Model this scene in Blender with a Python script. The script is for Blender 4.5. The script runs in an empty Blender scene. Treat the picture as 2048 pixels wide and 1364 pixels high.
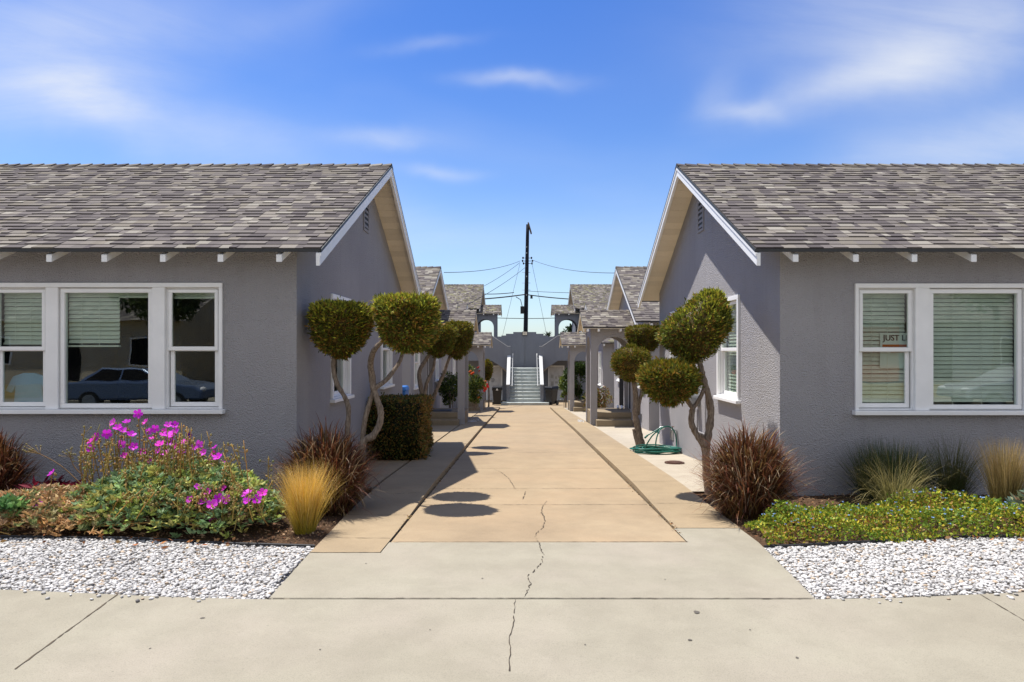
import bpy, math, random
import numpy as np
from mathutils import Vector, Matrix
R = random.Random(7)
NP = np.random.default_rng(7)
SC = bpy.context.scene
COL = SC.collection

# ------------------------------------------------------------------ camera constants
CXP, HOR, F, HC = 1045.0, 701.0, 1365.0, 1.5      # principal point, focal length (pixels of the 2048 photograph), eye height

def at(u, v, Y):
    """world point seen at photograph pixel u,v at real depth Y"""
    return ((u - CXP) / F * Y, Y, HC - (v - HOR) / F * Y)

# ------------------------------------------------------------------ ground profile
PK = [(-40, -.42), (2.2, -.30), (4.66, -.198), (20, -.85), (33, -1.47), (42, -1.87), (60, -2.0), (400, -2.0)]
def P(y):
    for (a, za), (b, zb) in zip(PK, PK[1:]):
        if y <= b:
            return za + (zb - za) * (y - a) / (b - a)
    return PK[-1][1]
def sstep(a, b, x):
    t = max(0., min(1., (x - a) / (b - a)))
    return t * t * (3 - 2 * t)
def walk_h(y): return .004 + .066 * sstep(6.7, 10., y)
def gpt(u, v):
    """ground point under photograph pixel"""
    Y = 6.
    for _ in range(40):
        Y = .5 * Y + .5 * F * (HC - P(Y)) / (v - HOR)
    return ((u - CXP) / F * Y, Y)

# ------------------------------------------------------------------ object helpers
ORG = {}
def setp(o, label=None, cat=None, group=None, kind=None):
    if label: o['label'] = label
    if cat: o['category'] = cat
    if group: o['group'] = group
    if kind: o['kind'] = kind
    return o
def thing(name, label, cat, loc, group=None):
    o = bpy.data.objects.new(name, None); COL.objects.link(o)
    o.location = loc; o.empty_display_size = .2
    ORG[o.name] = Vector(loc)
    return setp(o, label, cat, group)
def link(name, me, parent=None, loc=None):
    o = bpy.data.objects.new(name, me); COL.objects.link(o)
    if parent is not None:
        o.parent = parent; ORG[o.name] = ORG[parent.name]
    else:
        ORG[o.name] = Vector(loc) if loc is not None else Vector((0, 0, 0))
        if loc is not None: o.location = loc
    return o
def origin_of(parent, loc):
    if parent is not None: return ORG[parent.name]
    return Vector(loc) if loc is not None else Vector((0, 0, 0))

class MB:
    def __init__(s): s.v = []; s.f = []; s.c = []; s.cur = None
    def add(s, vs, fs, c=None):
        n = len(s.v); s.v += [tuple(p) for p in vs]
        for f in fs: s.f.append(tuple(i + n for i in f)); s.c.append(c if c is not None else s.cur)
    def quad(s, a, b, c, d, col=None): s.add([a, b, c, d], [(0, 1, 2, 3)], col)
    def poly(s, ps, col=None): s.add(ps, [tuple(range(len(ps)))], col)
    def box(s, x0, x1, y0, y1, z0, z1, col=None):
        x0, x1 = min(x0, x1), max(x0, x1); y0, y1 = min(y0, y1), max(y0, y1); z0, z1 = min(z0, z1), max(z0, z1)
        s.add([(x0, y0, z0), (x1, y0, z0), (x1, y1, z0), (x0, y1, z0), (x0, y0, z1), (x1, y0, z1), (x1, y1, z1), (x0, y1, z1)],
              [(0, 3, 2, 1), (4, 5, 6, 7), (0, 1, 5, 4), (1, 2, 6, 5), (2, 3, 7, 6), (3, 0, 4, 7)], col)
    def hexa(s, p, col=None):
        """8 points: bottom ring 0-3, top ring 4-7"""
        s.add(p, [(0, 3, 2, 1), (4, 5, 6, 7), (0, 1, 5, 4), (1, 2, 6, 5), (2, 3, 7, 6), (3, 0, 4, 7)], col)
    def lbox(s, fr, u0, u1, n0, n1, z0, z1, col=None):
        o, U, N = fr
        def p(u, n, z): return (o[0] + U[0] * u + N[0] * n, o[1] + U[1] * u + N[1] * n, z)
        s.hexa([p(u0, n1, z0), p(u1, n1, z0), p(u1, n0, z0), p(u0, n0, z0), p(u0, n1, z1), p(u1, n1, z1), p(u1, n0, z1), p(u0, n0, z1)], col)
    def prism(s, ring, d, col=None):
        """extrude polygon ring by vector d"""
        n = len(ring); r2 = [(p[0] + d[0], p[1] + d[1], p[2] + d[2]) for p in ring]
        s.add(list(ring) + r2, [tuple(range(n))[::-1], tuple(range(n, 2 * n))] + [(i, (i + 1) % n, n + (i + 1) % n, n + i) for i in range(n)], col)
    def tube(s, pts, rad, seg=8, col=None, caps=True, jit=0., rg=None):
        pts = [Vector(p) for p in pts]; n = len(pts)
        if not hasattr(rad, '__len__'): rad = [rad] * n
        base = len(s.v); up = Vector((0.31, 0.17, 1)).normalized(); prev = None
        for i, p in enumerate(pts):
            t = (pts[min(i + 1, n - 1)] - pts[max(i - 1, 0)]).normalized()
            if prev is None:
                a = t.orthogonal().normalized()
            else:
                a = (prev - t * prev.dot(t)).normalized()
            prev = a; b = t.cross(a)
            for k in range(seg):
                an = 2 * math.pi * k / seg
                r = rad[i] * (1 + (rg.uniform(-jit, jit) if jit else 0))
                s.v.append(tuple(p + (a * math.cos(an) + b * math.sin(an)) * r))
        for i in range(n - 1):
            for k in range(seg):
                k2 = (k + 1) % seg
                s.f.append((base + i * seg + k, base + i * seg + k2, base + (i + 1) * seg + k2, base + (i + 1) * seg + k)); s.c.append(col if col is not None else s.cur)
        if caps:
            s.f.append(tuple(base + k for k in range(seg))[::-1]); s.c.append(col if col is not None else s.cur)
            s.f.append(tuple(base + (n - 1) * seg + k for k in range(seg))); s.c.append(col if col is not None else s.cur)
    def ellipsoid(s, c, r, seg=10, rings=6, col=None):
        vs = [(c[0], c[1], c[2] - r[2])]
        for i in range(1, rings):
            a = -math.pi / 2 + math.pi * i / rings
            for k in range(seg):
                b = 2 * math.pi * k / seg
                vs.append((c[0] + r[0] * math.cos(a) * math.cos(b), c[1] + r[1] * math.cos(a) * math.sin(b), c[2] + r[2] * math.sin(a)))
        vs.append((c[0], c[1], c[2] + r[2])); fs = []
        for k in range(seg):
            fs.append((0, 1 + (k + 1) % seg, 1 + k)); fs.append((len(vs) - 1, 1 + (rings - 2) * seg + k, 1 + (rings - 2) * seg + (k + 1) % seg))
        for i in range(rings - 2):
            for k in range(seg):
                fs.append((1 + i * seg + k, 1 + i * seg + (k + 1) % seg, 1 + (i + 1) * seg + (k + 1) % seg, 1 + (i + 1) * seg + k))
        s.add(vs, fs, col)
    def build(s, name, mat, parent=None, loc=None, smooth=False, bevel=0):
        me = bpy.data.meshes.new(name); o3 = origin_of(parent, loc)
        me.from_pydata([(a - o3.x, b - o3.y, c - o3.z) for a, b, c in s.v], [], s.f)
        if any(c is not None for c in s.c):
            at_ = me.attributes.new('Col', 'FLOAT_COLOR', 'FACE')
            at_.data.foreach_set('color', np.array([(*(c or (.5, .5, .5)), 1.) for c in s.c], dtype=np.float32).ravel())
        if smooth: me.polygons.foreach_set('use_smooth', [True] * len(me.polygons))
        me.materials.append(mat); me.update()
        o = link(name, me, parent, loc)
        if bevel:
            m = o.modifiers.new('bevel', 'BEVEL'); m.width = bevel; m.segments = 2; m.limit_method = 'ANGLE'; m.angle_limit = math.radians(40)
        return o

def np_mesh(name, V, Fc, colF, mat, parent=None, loc=None, smooth=False):
    """uniform faces from numpy arrays; colF per-face rgb or None"""
    me = bpy.data.meshes.new(name); o3 = origin_of(parent, loc)
    V = np.asarray(V, dtype=np.float32) - np.array(o3, dtype=np.float32)
    Fc = np.asarray(Fc, dtype=np.int32); m, k = Fc.shape
    me.vertices.add(len(V)); me.vertices.foreach_set('co', V.ravel())
    me.loops.add(m * k); me.loops.foreach_set('vertex_index', Fc.ravel())
    me.polygons.add(m); me.polygons.foreach_set('loop_start', np.arange(0, m * k, k, dtype=np.int32))
    me.polygons.foreach_set('loop_total', np.full(m, k, dtype=np.int32))
    if smooth: me.polygons.foreach_set('use_smooth', np.ones(m, dtype=bool))
    me.update(calc_edges=True); me.validate()
    if colF is not None:
        a = me.attributes.new('Col', 'FLOAT_COLOR', 'FACE')
        c4 = np.ones((m, 4), dtype=np.float32); c4[:, :3] = colF
        a.data.foreach_set('color', c4.ravel())
    me.materials.append(mat)
    return link(name, me, parent, loc)

def join_np(parts):
    """parts: list of (V,F,col) with the same face arity"""
    Vs, Fs, Cs, n = [], [], [], 0
    for V, Fc, C in parts:
        Vs.append(V); Fs.append(Fc + n); Cs.append(C); n += len(V)
    return np.vstack(Vs), np.vstack(Fs), np.vstack(Cs)

def rand_rot(n, rg, dirs=None, spread=.5):
    """n frames (x,y,z axes as columns); y axis follows dirs with spread"""
    d = rg.normal(size=(n, 3))
    if dirs is not None: d = dirs + d * spread
    d /= np.linalg.norm(d, axis=1, keepdims=True) + 1e-9
    t = rg.normal(size=(n, 3)); x = np.cross(d, t); x /= np.linalg.norm(x, axis=1, keepdims=True) + 1e-9
    z = np.cross(x, d)
    return np.stack([x, d, z], axis=2)

LEAF_V = np.array([[0, 0, 0], [.5, .45, .12], [0, 1, -.05], [-.5, .45, .12]], dtype=float)
def leaves(pos, dirs, rg, length, width, col, spread=.5, cvar=.25, lvar=.35):
    """one small four-cornered leaf per position"""
    n = len(pos); M = rand_rot(n, rg, dirs, spread)
    L = length * (1 + rg.uniform(-lvar, lvar, n)); W = width * (1 + rg.uniform(-lvar, lvar, n))
    lv = LEAF_V[None] * np.stack([W, L, W], axis=1)[:, None, :]
    V = np.einsum('nij,nkj->nki', M, lv) + pos[:, None, :]
    Fc = np.arange(4 * n).reshape(n, 4)
    C = np.asarray(col, dtype=float)
    if C.ndim == 1: C = np.repeat(C[None], n, 0)
    C = np.clip(C * (1 + rg.uniform(-cvar, cvar, (n, 1))) * (1 + rg.uniform(-.08, .08, (n, 3))), .002, .95)
    return V.reshape(-1, 3), Fc, C

def blades(base, az, lean, length, droop, width, col, seg=5, rg=NP, tipcol=None, cvar=.25):
    """curved grass blades: arrays base(n,3), az, lean (0 upright), length, droop; returns quads"""
    n = len(base); t = np.linspace(0, 1, seg + 1)
    ang = lean[:, None] + droop[:, None] * t[None] ** 1.5           # tilt from vertical along the blade
    ds = length[:, None] / seg
    dx = np.sin(ang) * ds; dz = np.cos(ang) * ds
    hx = np.concatenate([np.zeros((n, 1)), np.cumsum(dx[:, :-1], 1)], 1); hz = np.concatenate([np.zeros((n, 1)), np.cumsum(dz[:, :-1], 1)], 1)
    ca, sa = np.cos(az)[:, None], np.sin(az)[:, None]
    cx = base[:, 0:1] + hx * ca; cy = base[:, 1:2] + hx * sa; cz = base[:, 2:3] + hz
    w = width[:, None] * (1 - t[None] ** 1.8 * .92) * .5
    th = az[:, None] + np.pi / 2 + rg.uniform(-.9, .9, (n, 1))
    ox, oy = np.cos(th) * w, np.sin(th) * w
    A = np.stack([cx - ox, cy - oy, cz], 2); B = np.stack([cx + ox, cy + oy, cz], 2)
    V = np.stack([A, B], 2).reshape(n, (seg + 1) * 2, 3)
    f = np.array([[2 * i, 2 * i + 1, 2 * i + 3, 2 * i + 2] for i in range(seg)])
    Fc = (f[None] + (np.arange(n) * (seg + 1) * 2)[:, None, None]).reshape(-1, 4)
    C = np.asarray(col, float)
    if C.ndim == 1: C = np.repeat(C[None], n, 0)
    C = C * (1 + rg.uniform(-cvar, cvar, (n, 1)))
    if tipcol is None: CF = np.repeat(C[:, None], seg, 1)
    else:
        k = ((np.arange(seg) + .5) / seg)[None, :, None]
        T = np.asarray(tipcol, float); T = np.repeat(T[None], n, 0) if T.ndim == 1 else T
        T = T * (1 + rg.uniform(-cvar, cvar, (n, 1)))
        CF = C[:, None] * (1 - k) + T[:, None] * k
    return V.reshape(-1, 3), Fc, np.clip(CF.reshape(-1, 3), .002, .95)

def catmull(pts, k=6):
    pts = [np.array(p, float) for p in pts]; out = []
    P_ = [2 * pts[0] - pts[1]] + pts + [2 * pts[-1] - pts[-2]]
    for i in range(1, len(P_) - 2):
        for j in range(k):
            t = j / k
            out.append(.5 * ((2 * P_[i]) + (-P_[i - 1] + P_[i + 1]) * t + (2 * P_[i - 1] - 5 * P_[i] + 4 * P_[i + 1] - P_[i + 2]) * t * t + (-P_[i - 1] + 3 * P_[i] - 3 * P_[i + 1] + P_[i + 2]) * t ** 3))
    out.append(pts[-1]); return out

# ------------------------------------------------------------------ materials
def srgb(r, g, b):
    f = lambda c: (c / 255 / 12.92) if c / 255 <= .04045 else ((c / 255 + .055) / 1.055) ** 2.4
    return (f(r), f(g), f(b))
class NT:
    def __init__(s, name):
        s.m = bpy.data.materials.new(name); s.m.use_nodes = True; s.t = s.m.node_tree
        s.b = s.t.nodes['Principled BSDF']; s.out = s.t.nodes['Material Output']
    def n(s, typ, **kw):
        nd = s.t.nodes.new(typ)
        for k, v in kw.items():
            if k in nd.inputs: nd.inputs[k].default_value = v
            else: setattr(nd, k, v)
        return nd
    def l(s, a, b): s.t.links.new(a, b)
    def coord(s, scale=(1, 1, 1)):
        g = s.n('ShaderNodeNewGeometry'); mp = s.n('ShaderNodeMapping'); mp.inputs['Scale'].default_value = scale
        s.l(g.outputs['Position'], mp.inputs['Vector']); return mp.outputs['Vector']
    def noise(s, vec, scale, detail=4, rough=.55):
        nd = s.n('ShaderNodeTexNoise', Scale=scale, Detail=detail, Roughness=rough); s.l(vec, nd.inputs['Vector']); return nd.outputs['Fac']
    def ramp(s, fac, stops):
        nd = s.n('ShaderNodeValToRGB'); e = nd.color_ramp.elements
        while len(e) < len(stops): e.new(.5)
        for i, (p, c) in enumerate(stops): e[i].position = p; e[i].color = (*c, 1) if len(c) == 3 else c
        s.l(fac, nd.inputs['Fac']); return nd.outputs['Color']
    def mix(s, fac, a, b, mode='MIX'):
        nd = s.n('ShaderNodeMix', data_type='RGBA', blend_type=mode)
        for sock, val in ((nd.inputs[0], fac), (nd.inputs[6], a), (nd.inputs[7], b)):
            if isinstance(val, (int, float)): sock.default_value = val
            elif isinstance(val, tuple): sock.default_value = (*val, 1) if len(val) == 3 else val
            else: s.l(val, sock)
        return nd.outputs[2]
    def math(s, op, a, b=None):
        nd = s.n('ShaderNodeMath', operation=op)
        for i, val in enumerate((a, b)):
            if val is None: continue
            if isinstance(val, (int, float)): nd.inputs[i].default_value = val
            else: s.l(val, nd.inputs[i])
        return nd.outputs[0]
    def bump(s, h, strength, dist=.01, prev=None):
        nd = s.n('ShaderNodeBump', Strength=strength, Distance=dist); s.l(h, nd.inputs['Height'])
        if prev is not None: s.l(prev, nd.inputs['Normal'])
        return nd.outputs['Normal']
    def fin(s, col=None, rough=.8, normal=None, spec=.3, metal=0.):
        if col is not None:
            if isinstance(col, tuple): s.b.inputs['Base Color'].default_value = (*col, 1)
            else: s.l(col, s.b.inputs['Base Color'])
        if isinstance(rough, (int, float)): s.b.inputs['Roughness'].default_value = rough
        else: s.l(rough, s.b.inputs['Roughness'])
        s.b.inputs['Specular IOR Level'].default_value = spec; s.b.inputs['Metallic'].default_value = metal
        if normal is not None: s.l(normal, s.b.inputs['Normal'])
        return s.m

def m_stucco(name, c, bs=.9):
    t = NT(name); p = t.coord()
    big = t.noise(p, .7, 5); mid = t.noise(p, 9., 3)
    col = t.mix(t.ramp(big, [(.3, (0, 0, 0)), (.75, (1, 1, 1))]), tuple(x * .90 for x in c), tuple(min(1, x * 1.06) for x in c))
    col = t.mix(t.math('MULTIPLY', mid, .12), col, tuple(x * .8 for x in c))
    stk = t.noise(t.coord((5.5, 5.5, .35)), 1., 5, .6); col = t.mix(t.ramp(stk, [(.50, (0, 0, 0)), (.72, (.30, .30, .30))]), col, (c[0] * .80, c[1] * .79, c[2] * .76))   # rain streaks
    vo = t.n('ShaderNodeTexVoronoi', Scale=64.); t.l(p, vo.inputs['Vector'])
    nz = t.noise(p, 46., 4, .62); h = t.math('ADD', t.math('MULTIPLY', vo.outputs['Distance'], .55), t.math('MULTIPLY', nz, 1.3))
    fine = t.noise(p, 190., 2)
    nrm = t.bump(h, bs, .024, t.bump(fine, .35, .004))
    return t.fin(col, .92, nrm, .15)
def m_concrete(name, c, stain, speck=.5, warm=None):
    t = NT(name); p = t.coord()
    a = t.noise(p, .8, 8, .68); b = t.noise(p, 3.2, 5, .65); f = t.noise(p, 140., 3, .7)
    col = t.mix(t.ramp(a, [(.32, (0, 0, 0)), (.7, (1, 1, 1))]), stain, c)
    if warm:
        w = t.noise(p, .9, 4, .6); col = t.mix(t.ramp(w, [(.45, (0, 0, 0)), (.75, (.8, .8, .8))]), col, warm)
    col = t.mix(t.math('MULTIPLY', t.ramp(b, [(.35, (1, 1, 1)), (.6, (0, 0, 0))]), .16), col, tuple(x * .6 for x in c))
    col = t.mix(speck, col, t.ramp(f, [(.25, (.45, .45, .45)), (.5, (1, 1, 1)), (.75, (1.12, 1.12, 1.12))]), 'MULTIPLY')
    sp = t.n('ShaderNodeTexVoronoi', Scale=5.5); t.l(p, sp.inputs['Vector'])      # small oil and gum spots
    col = t.mix(t.ramp(sp.outputs['Distance'], [(.0, (.55, .55, .55)), (.028, (.25, .25, .25)), (.05, (0, 0, 0))]), col, tuple(x * .35 for x in c))
    return t.fin(col, .88, t.bump(f, .35, .004, t.bump(b, .15, .01)), .25)
def m_attr(name, rough=.6, spec=.25, grain=0., bump=0., sub=0., gscale=160., trans=0.):
    t = NT(name); a = t.n('ShaderNodeAttribute', attribute_name='Col'); col = a.outputs['Color']; nrm = None
    if grain or bump:
        p = t.coord(); nz = t.noise(p, gscale, 3, .7)
        if grain: col = t.mix(grain, col, t.ramp(nz, [(.25, (.5, .5, .5)), (.5, (1, 1, 1)), (.75, (1.4, 1.4, 1.4))]), 'MULTIPLY')
        if bump: nrm = t.bump(nz, bump, .004)
    m = t.fin(col, rough, nrm, spec)
    if trans:
        tr = t.n('ShaderNodeBsdfTranslucent'); t.l(col, tr.inputs['Color']); mx = t.n('ShaderNodeMixShader'); mx.inputs[0].default_value = trans
        t.l(t.b.outputs[0], mx.inputs[1]); t.l(tr.outputs[0], mx.inputs[2]); t.l(mx.outputs[0], t.out.inputs['Surface'])
    return m
def m_paint(name, c, rough=.5, var=.06, bump=.05, metal=0., spec=.4):
    t = NT(name); p = t.coord(); a = t.noise(p, 4., 5, .6); b = t.noise(p, 60., 3)
    col = t.mix(t.ramp(a, [(.35, (0, 0, 0)), (.7, (1, 1, 1))]), tuple(x * (1 - var * 2) for x in c), c)
    return t.fin(col, rough, t.bump(b, bump, .003), spec, metal)
def m_bark(name, c1, c2):
    t = NT(name); p = t.coord((1, 1, .22)); a = t.noise(p, 55., 5, .65); b = t.noise(t.coord(), 6., 3)
    col = t.mix(t.ramp(a, [(.3, (0, 0, 0)), (.65, (1, 1, 1))]), c1, c2); col = t.mix(t.math('MULTIPLY', b, .35), col, tuple(x * .55 for x in c1))
    return t.fin(col, .9, t.bump(a, 1., .022), .15)
def m_glass(name):
    t = NT(name); t.t.nodes.remove(t.b)
    fr = t.n('ShaderNodeFresnel', IOR=1.62); g = t.n('ShaderNodeBsdfGlossy', Roughness=.004); g.inputs['Color'].default_value = (.95, 1, .97, 1)
    p = t.coord(); nz = t.noise(p, 1.6, 2); bm = t.bump(nz, .10, .01); t.l(bm, g.inputs['Normal'])
    tr = t.n('ShaderNodeBsdfTransparent'); tr.inputs['Color'].default_value = (.76, .85, .775, 1)
    mx = t.n('ShaderNodeMixShader'); t.l(t.math('MINIMUM', t.math('MULTIPLY', fr.outputs[0], 2.4), .34), mx.inputs[0]); t.l(tr.outputs[0], mx.inputs[1]); t.l(g.outputs[0], mx.inputs[2])
    t.l(mx.outputs[0], t.out.inputs['Surface']); return t.m
def m_soil(name):
    t = NT(name); p = t.coord(); a = t.noise(p, 45., 5, .7); b = t.noise(p, 4., 4)
    col = t.ramp(a, [(.3, (.04, .024, .015)), (.55, (.13, .078, .045)), (.75, (.26, .16, .09))]); col = t.mix(t.math('MULTIPLY', b, .5), col, (.05, .03, .02))
    return t.fin(col, .95, t.bump(a, 1., .03), .1)

M = {}
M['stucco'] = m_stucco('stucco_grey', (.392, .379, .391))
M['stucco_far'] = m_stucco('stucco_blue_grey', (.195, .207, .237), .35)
M['white'] = m_paint('white_trim_paint', (.88, .875, .865), var=.03)
M['cream'] = m_attr('cream_boards', .7, .2, .12, .1, gscale=40.)
M['shingle'] = m_attr('roof_shingle', .93, .12, .55, .5, gscale=220.)
M['drip'] = m_paint('dark_drip_metal', (.035, .035, .034), .5)
M['tan'] = m_concrete('tan_concrete', (.352, .268, .168), (.280, .208, .130), .5, (.365, .262, .160))
M['grey'] = m_concrete('grey_concrete', (.326, .297, .226), (.270, .240, .180), .5, (.335, .292, .232))
M['walk'] = m_concrete('walk_concrete', (.345, .262, .162), (.28, .212, .132), .5)
M['pale'] = m_concrete('pale_concrete', (.43, .375, .295), (.36, .31, .24), .4)
M['step'] = m_concrete('step_concrete', (.30, .235, .155), (.25, .20, .135), .5)
M['crack'] = m_paint('dark_crack', (.07, .052, .036), .95, .2)
M['joint'] = m_paint('joint_dirt', (.12, .09, .06), .95, .2)
M['soil'] = m_soil('brown_soil')
M['glass'] = m_glass('window_glass')
M['leaf'] = m_attr('leaf', .55, .25, trans=.28)
M['grassblade'] = m_attr('grass_blade', .5, .3, trans=.3)
M['petal'] = m_attr('petal', .5, .2, trans=.35)
M['bark'] = m_bark('grey_bark', (.10, .07, .05), (.38, .31, .245))
M['pebble'] = m_attr('white_pebble', .75, .3, .15)
M['chip'] = m_attr('mulch_chip', .9, .1)
M['blind'] = m_paint('blind_slat', (.80, .80, .75), .5)
M['black'] = m_paint('black_plastic', (.012, .012, .013), .4, .1, .1)
M['screen'] = m_paint('dark_door', (.012, .012, .014), .95, spec=.05)
M['metal'] = m_paint('grey_metal', (.32, .33, .34), .4, .1, .05, .7)
M['stair'] = m_paint('grey_green_stair_paint', (.44, .475, .455), .6, .12)
M['doorw'] = m_paint('door_white_paint', (.62, .62, .62), .5, .1)
M['hose'] = m_paint('green_hose', (.018, .13, .095), .35)
M['rust'] = m_paint('rusty_iron', (.09, .035, .018), .8, .3, .4)
M['pole'] = m_bark('tarred_pole', (.010, .011, .016), (.028, .030, .042))
M['cable'] = m_paint('black_cable', (.012, .012, .014), .6)
M['blue'] = m_paint('blue_plastic', (.03, .16, .48), .4)
M['bluecloth'] = m_paint('blue_cloth', (.16, .42, .75), .8)
M['red'] = m_paint('red_petals', (.62, .015, .012), .5)
M['asphalt'] = m_concrete('asphalt', (.10, .098, .095), (.08, .078, .075), .5)
M['edging'] = m_paint('black_edging', (.022, .022, .024), .5)
M['dryearth'] = m_concrete('dry_ground', (.20, .16, .11), (.15, .12, .085), .5)
M['lawn'] = m_concrete('dry_lawn', (.30, .21, .08), (.20, .17, .06), .6)
M['poster'] = m_paint('white_poster', (.75, .78, .77), .6, .03)
M['dark'] = m_paint('dark_text', (.03, .04, .045), .7)
M['orange'] = m_paint('orange_paint', (.62, .14, .03), .55)
M['soffit_tan'] = m_paint('tan_soffit', (.40, .34, .26), .8)
M['notice'] = m_paint('notice_paper', (.44, .43, .40), .8, .12)
M['oldwood'] = m_bark('weathered_wood', (.10, .085, .07), (.22, .19, .16))
M['pebble_bed'] = m_concrete('pale_grit', (.46, .43, .385), (.38, .345, .30), .5)
M['nosing'] = m_paint('pale_nosing', (.62, .65, .62), .5)
M['cap'] = m_paint('pale_cap_paint', (.52, .52, .51), .6)
M['gum'] = m_paint('old_gum', (.12, .105, .085), .9, .15)
SKY_DUST, SKY_OZ, SKY_STR, SUN_STR, EXPO = .6, 2.0, .10, 4.3, .74
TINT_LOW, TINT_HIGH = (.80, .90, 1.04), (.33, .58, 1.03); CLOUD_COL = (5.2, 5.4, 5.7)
CLOUDS = [(215, 215, 105, 52, -.2, .52), (90, 215, 240, 65, .0, .38), (110, 70, 330, 125, .1, .50), (430, 270, 190, 55, 0, .20), (1035, 150, 78, 15, 0, .52), (775, 266, 85, 20, .05, .36), (855, 326, 75, 13, 0, .34), (1465, 246, 85, 22, -.1, .38), (1390, 205, 60, 45, .6, .18), (1640, 205, 200, 42, .28, .38), (1870, 130, 210, 95, .4, .46), (1740, 40, 350, 120, .1, .36), (1990, 285, 320, 62, .28, .56), (880, 82, 80, 12, .1, .2), (1000, 470, 1000, 80, 0, .16), (640, 30, 160, 40, .2, .12)]
M['cream_wall'] = m_stucco('stucco_cream', (.62, .55, .42))
FILL_CLOUD = .92  # density of the added fill-light cloud behind the viewer
# ------------------------------------------------------------------ roofs, walls, windows
SH = [((.265, .243, .208), .08), ((.210, .187, .161), .17), ((.156, .138, .126), .28), ((.128, .112, .107), .24), ((.096, .083, .082), .12), ((.178, .157, .130), .11)]
def shingle_col(rg, moss=0.):
    x = rg.random(); acc = 0
    for c, w in SH:
        acc += w
        if x < acc: break
    k = rg.uniform(.86, 1.14); c = tuple(v * k for v in c)
    if moss and rg.random() < moss: c = (c[0] * .92, c[1] * .96, c[2] * .72)
    return c
def roof_slope(mb, xa, xb, Ye, ze, Yr, zr, rg, flare=0., moss=0., expo=.146):
    """tabbed shingle courses from the eave line (Ye,ze) up to the ridge (Yr,zr); xb is the court end, flared by `flare` at the ridge"""
    L = math.hypot(Yr - Ye, zr - ze); n = max(3, round(L / expo)); e = L / n
    dy, dz = (Yr - Ye) / L, (zr - ze) / L
    ny, nz = (-dz, dy) if dy > 0 else (dz, -dy)
    def pt(x, d, h): return (x, Ye + dy * d + ny * h, ze + dz * d + nz * h)
    sg = 1 if xb > xa else -1
    for i in range(n):
        d0, d1 = i * e, (i + 1) * e + .004
        end = xb + sg * flare * (i / n)
        x = xa
        prev_h = 0
        while (end - x) * sg > 1e-4:
            w = rg.choice((.08, .11, .13, .16, .19, .24)) * rg.uniform(.85, 1.15); x2 = x + sg * w
            if (end - x2) * sg < .06: x2 = end
            h = .018 if rg.random() < .5 else .0085
            c = shingle_col(rg, moss); dj = rg.uniform(-.005, .005)
            a, b_, c_, d_ = pt(x, d0 + dj, h), pt(x2, d0 + dj, h), pt(x2, d1, .0015), pt(x, d1, .0015)
            mb.quad(a, b_, c_, d_, c)
            mb.quad(pt(x, d0 + dj, -.004), pt(x2, d0 + dj, -.004), b_, a, tuple(v * .8 for v in c))
            mb.add([pt(x2, d0 + dj, 0), b_, c_], [(0, 1, 2)], c)
            x = x2
def ridge_caps(xa, xb, Yr, zr, m, rg, flare=0.):
    """overlapping cap pieces, raised end towards the court (xb)"""
    mb = MB(); sg = 1 if xb > xa else -1; end = xb + sg * (flare + .012); x = xa
    w = .15; k = 1 / math.hypot(1, m)
    while (end - x) * sg > .03:
        x2 = x + sg * .215
        if (end - x2) * sg < .1: x2 = end
        c = tuple(v * .8 for v in shingle_col(rg)); lo, hi = .008, .03
        def sec(xx, h): return [(xx, Yr - w * k, zr - m * w * k + h), (xx, Yr, zr + h), (xx, Yr + w * k, zr - m * w * k + h)]
        A, B = sec(x - sg * .02, lo), sec(x2, hi); C_ = sec(x2, -.004)
        mb.quad(A[0], B[0], B[1], A[1], c); mb.quad(A[1], B[1], B[2], A[2], c)
        dk = tuple(v * .6 for v in c)
        mb.quad(C_[0], B[0], B[1], C_[1], dk); mb.quad(C_[1], B[1], B[2], C_[2], dk); mb.quad(A[0], B[0], C_[0], sec(x, -.004)[0], dk)
        x = x2
    return mb
def wall_cells(mb, fr, u0, u1, z0, z1, holes, n=0., flip=False):
    us = sorted({u0, u1, *[h[0] for h in holes], *[h[1] for h in holes]}); zs = sorted({z0, z1, *[h[2] for h in holes], *[h[3] for h in holes]})
    o, U, N = fr
    def p(u, z): return (o[0] + U[0] * u + N[0] * n, o[1] + U[1] * u + N[1] * n, z)
    for a, b in zip(us, us[1:]):
        if b <= u0 or a >= u1: continue
        for c, d in zip(zs, zs[1:]):
            if d <= z0 or c >= z1: continue
            mu, mz = (a + b) / 2, (c + d) / 2
            if any(h[0] < mu < h[1] and h[2] < mz < h[3] for h in holes): continue
            mb.quad(p(a, c), p(b, c), p(b, d), p(a, d))

def blinds(parent, fr, u0, u1, z0, z1, n, rg, pitch=.052):
    mb = MB(); o, U, N = fr; z = z1 - .03
    def p(u, nn, zz): return (o[0] + U[0] * u + N[0] * nn, o[1] + U[1] * u + N[1] * nn, zz)
    mb.lbox(fr, u0, u1, n - .03, n + .012, z1 - .035, z1)
    while z - pitch > z0:
        t = rg.uniform(-.002, .002); w = .0495
        a = math.radians(70) + rg.uniform(-.05, .05); hz, hn = w * math.sin(a) / 2, w * math.cos(a) / 2
        zc = z - pitch / 2 + t
        mb.quad(p(u0, n + hn, zc - hz), p(u1, n + hn, zc - hz + rg.uniform(-.002, .002)), p(u1, n - hn, zc + hz), p(u0, n - hn, zc + hz))
        z -= pitch
    for k in (.28, .62):
        uu = u0 + (u1 - u0) * k; mb.lbox(fr, uu - .003, uu + .003, n + .02, n + .023, z0, z1 - .03)
    mb.lbox(fr, u0, u1, n - .025, n + .02, z0, z0 + .022)
    return mb.build('blinds', M['blind'], parent)

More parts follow.
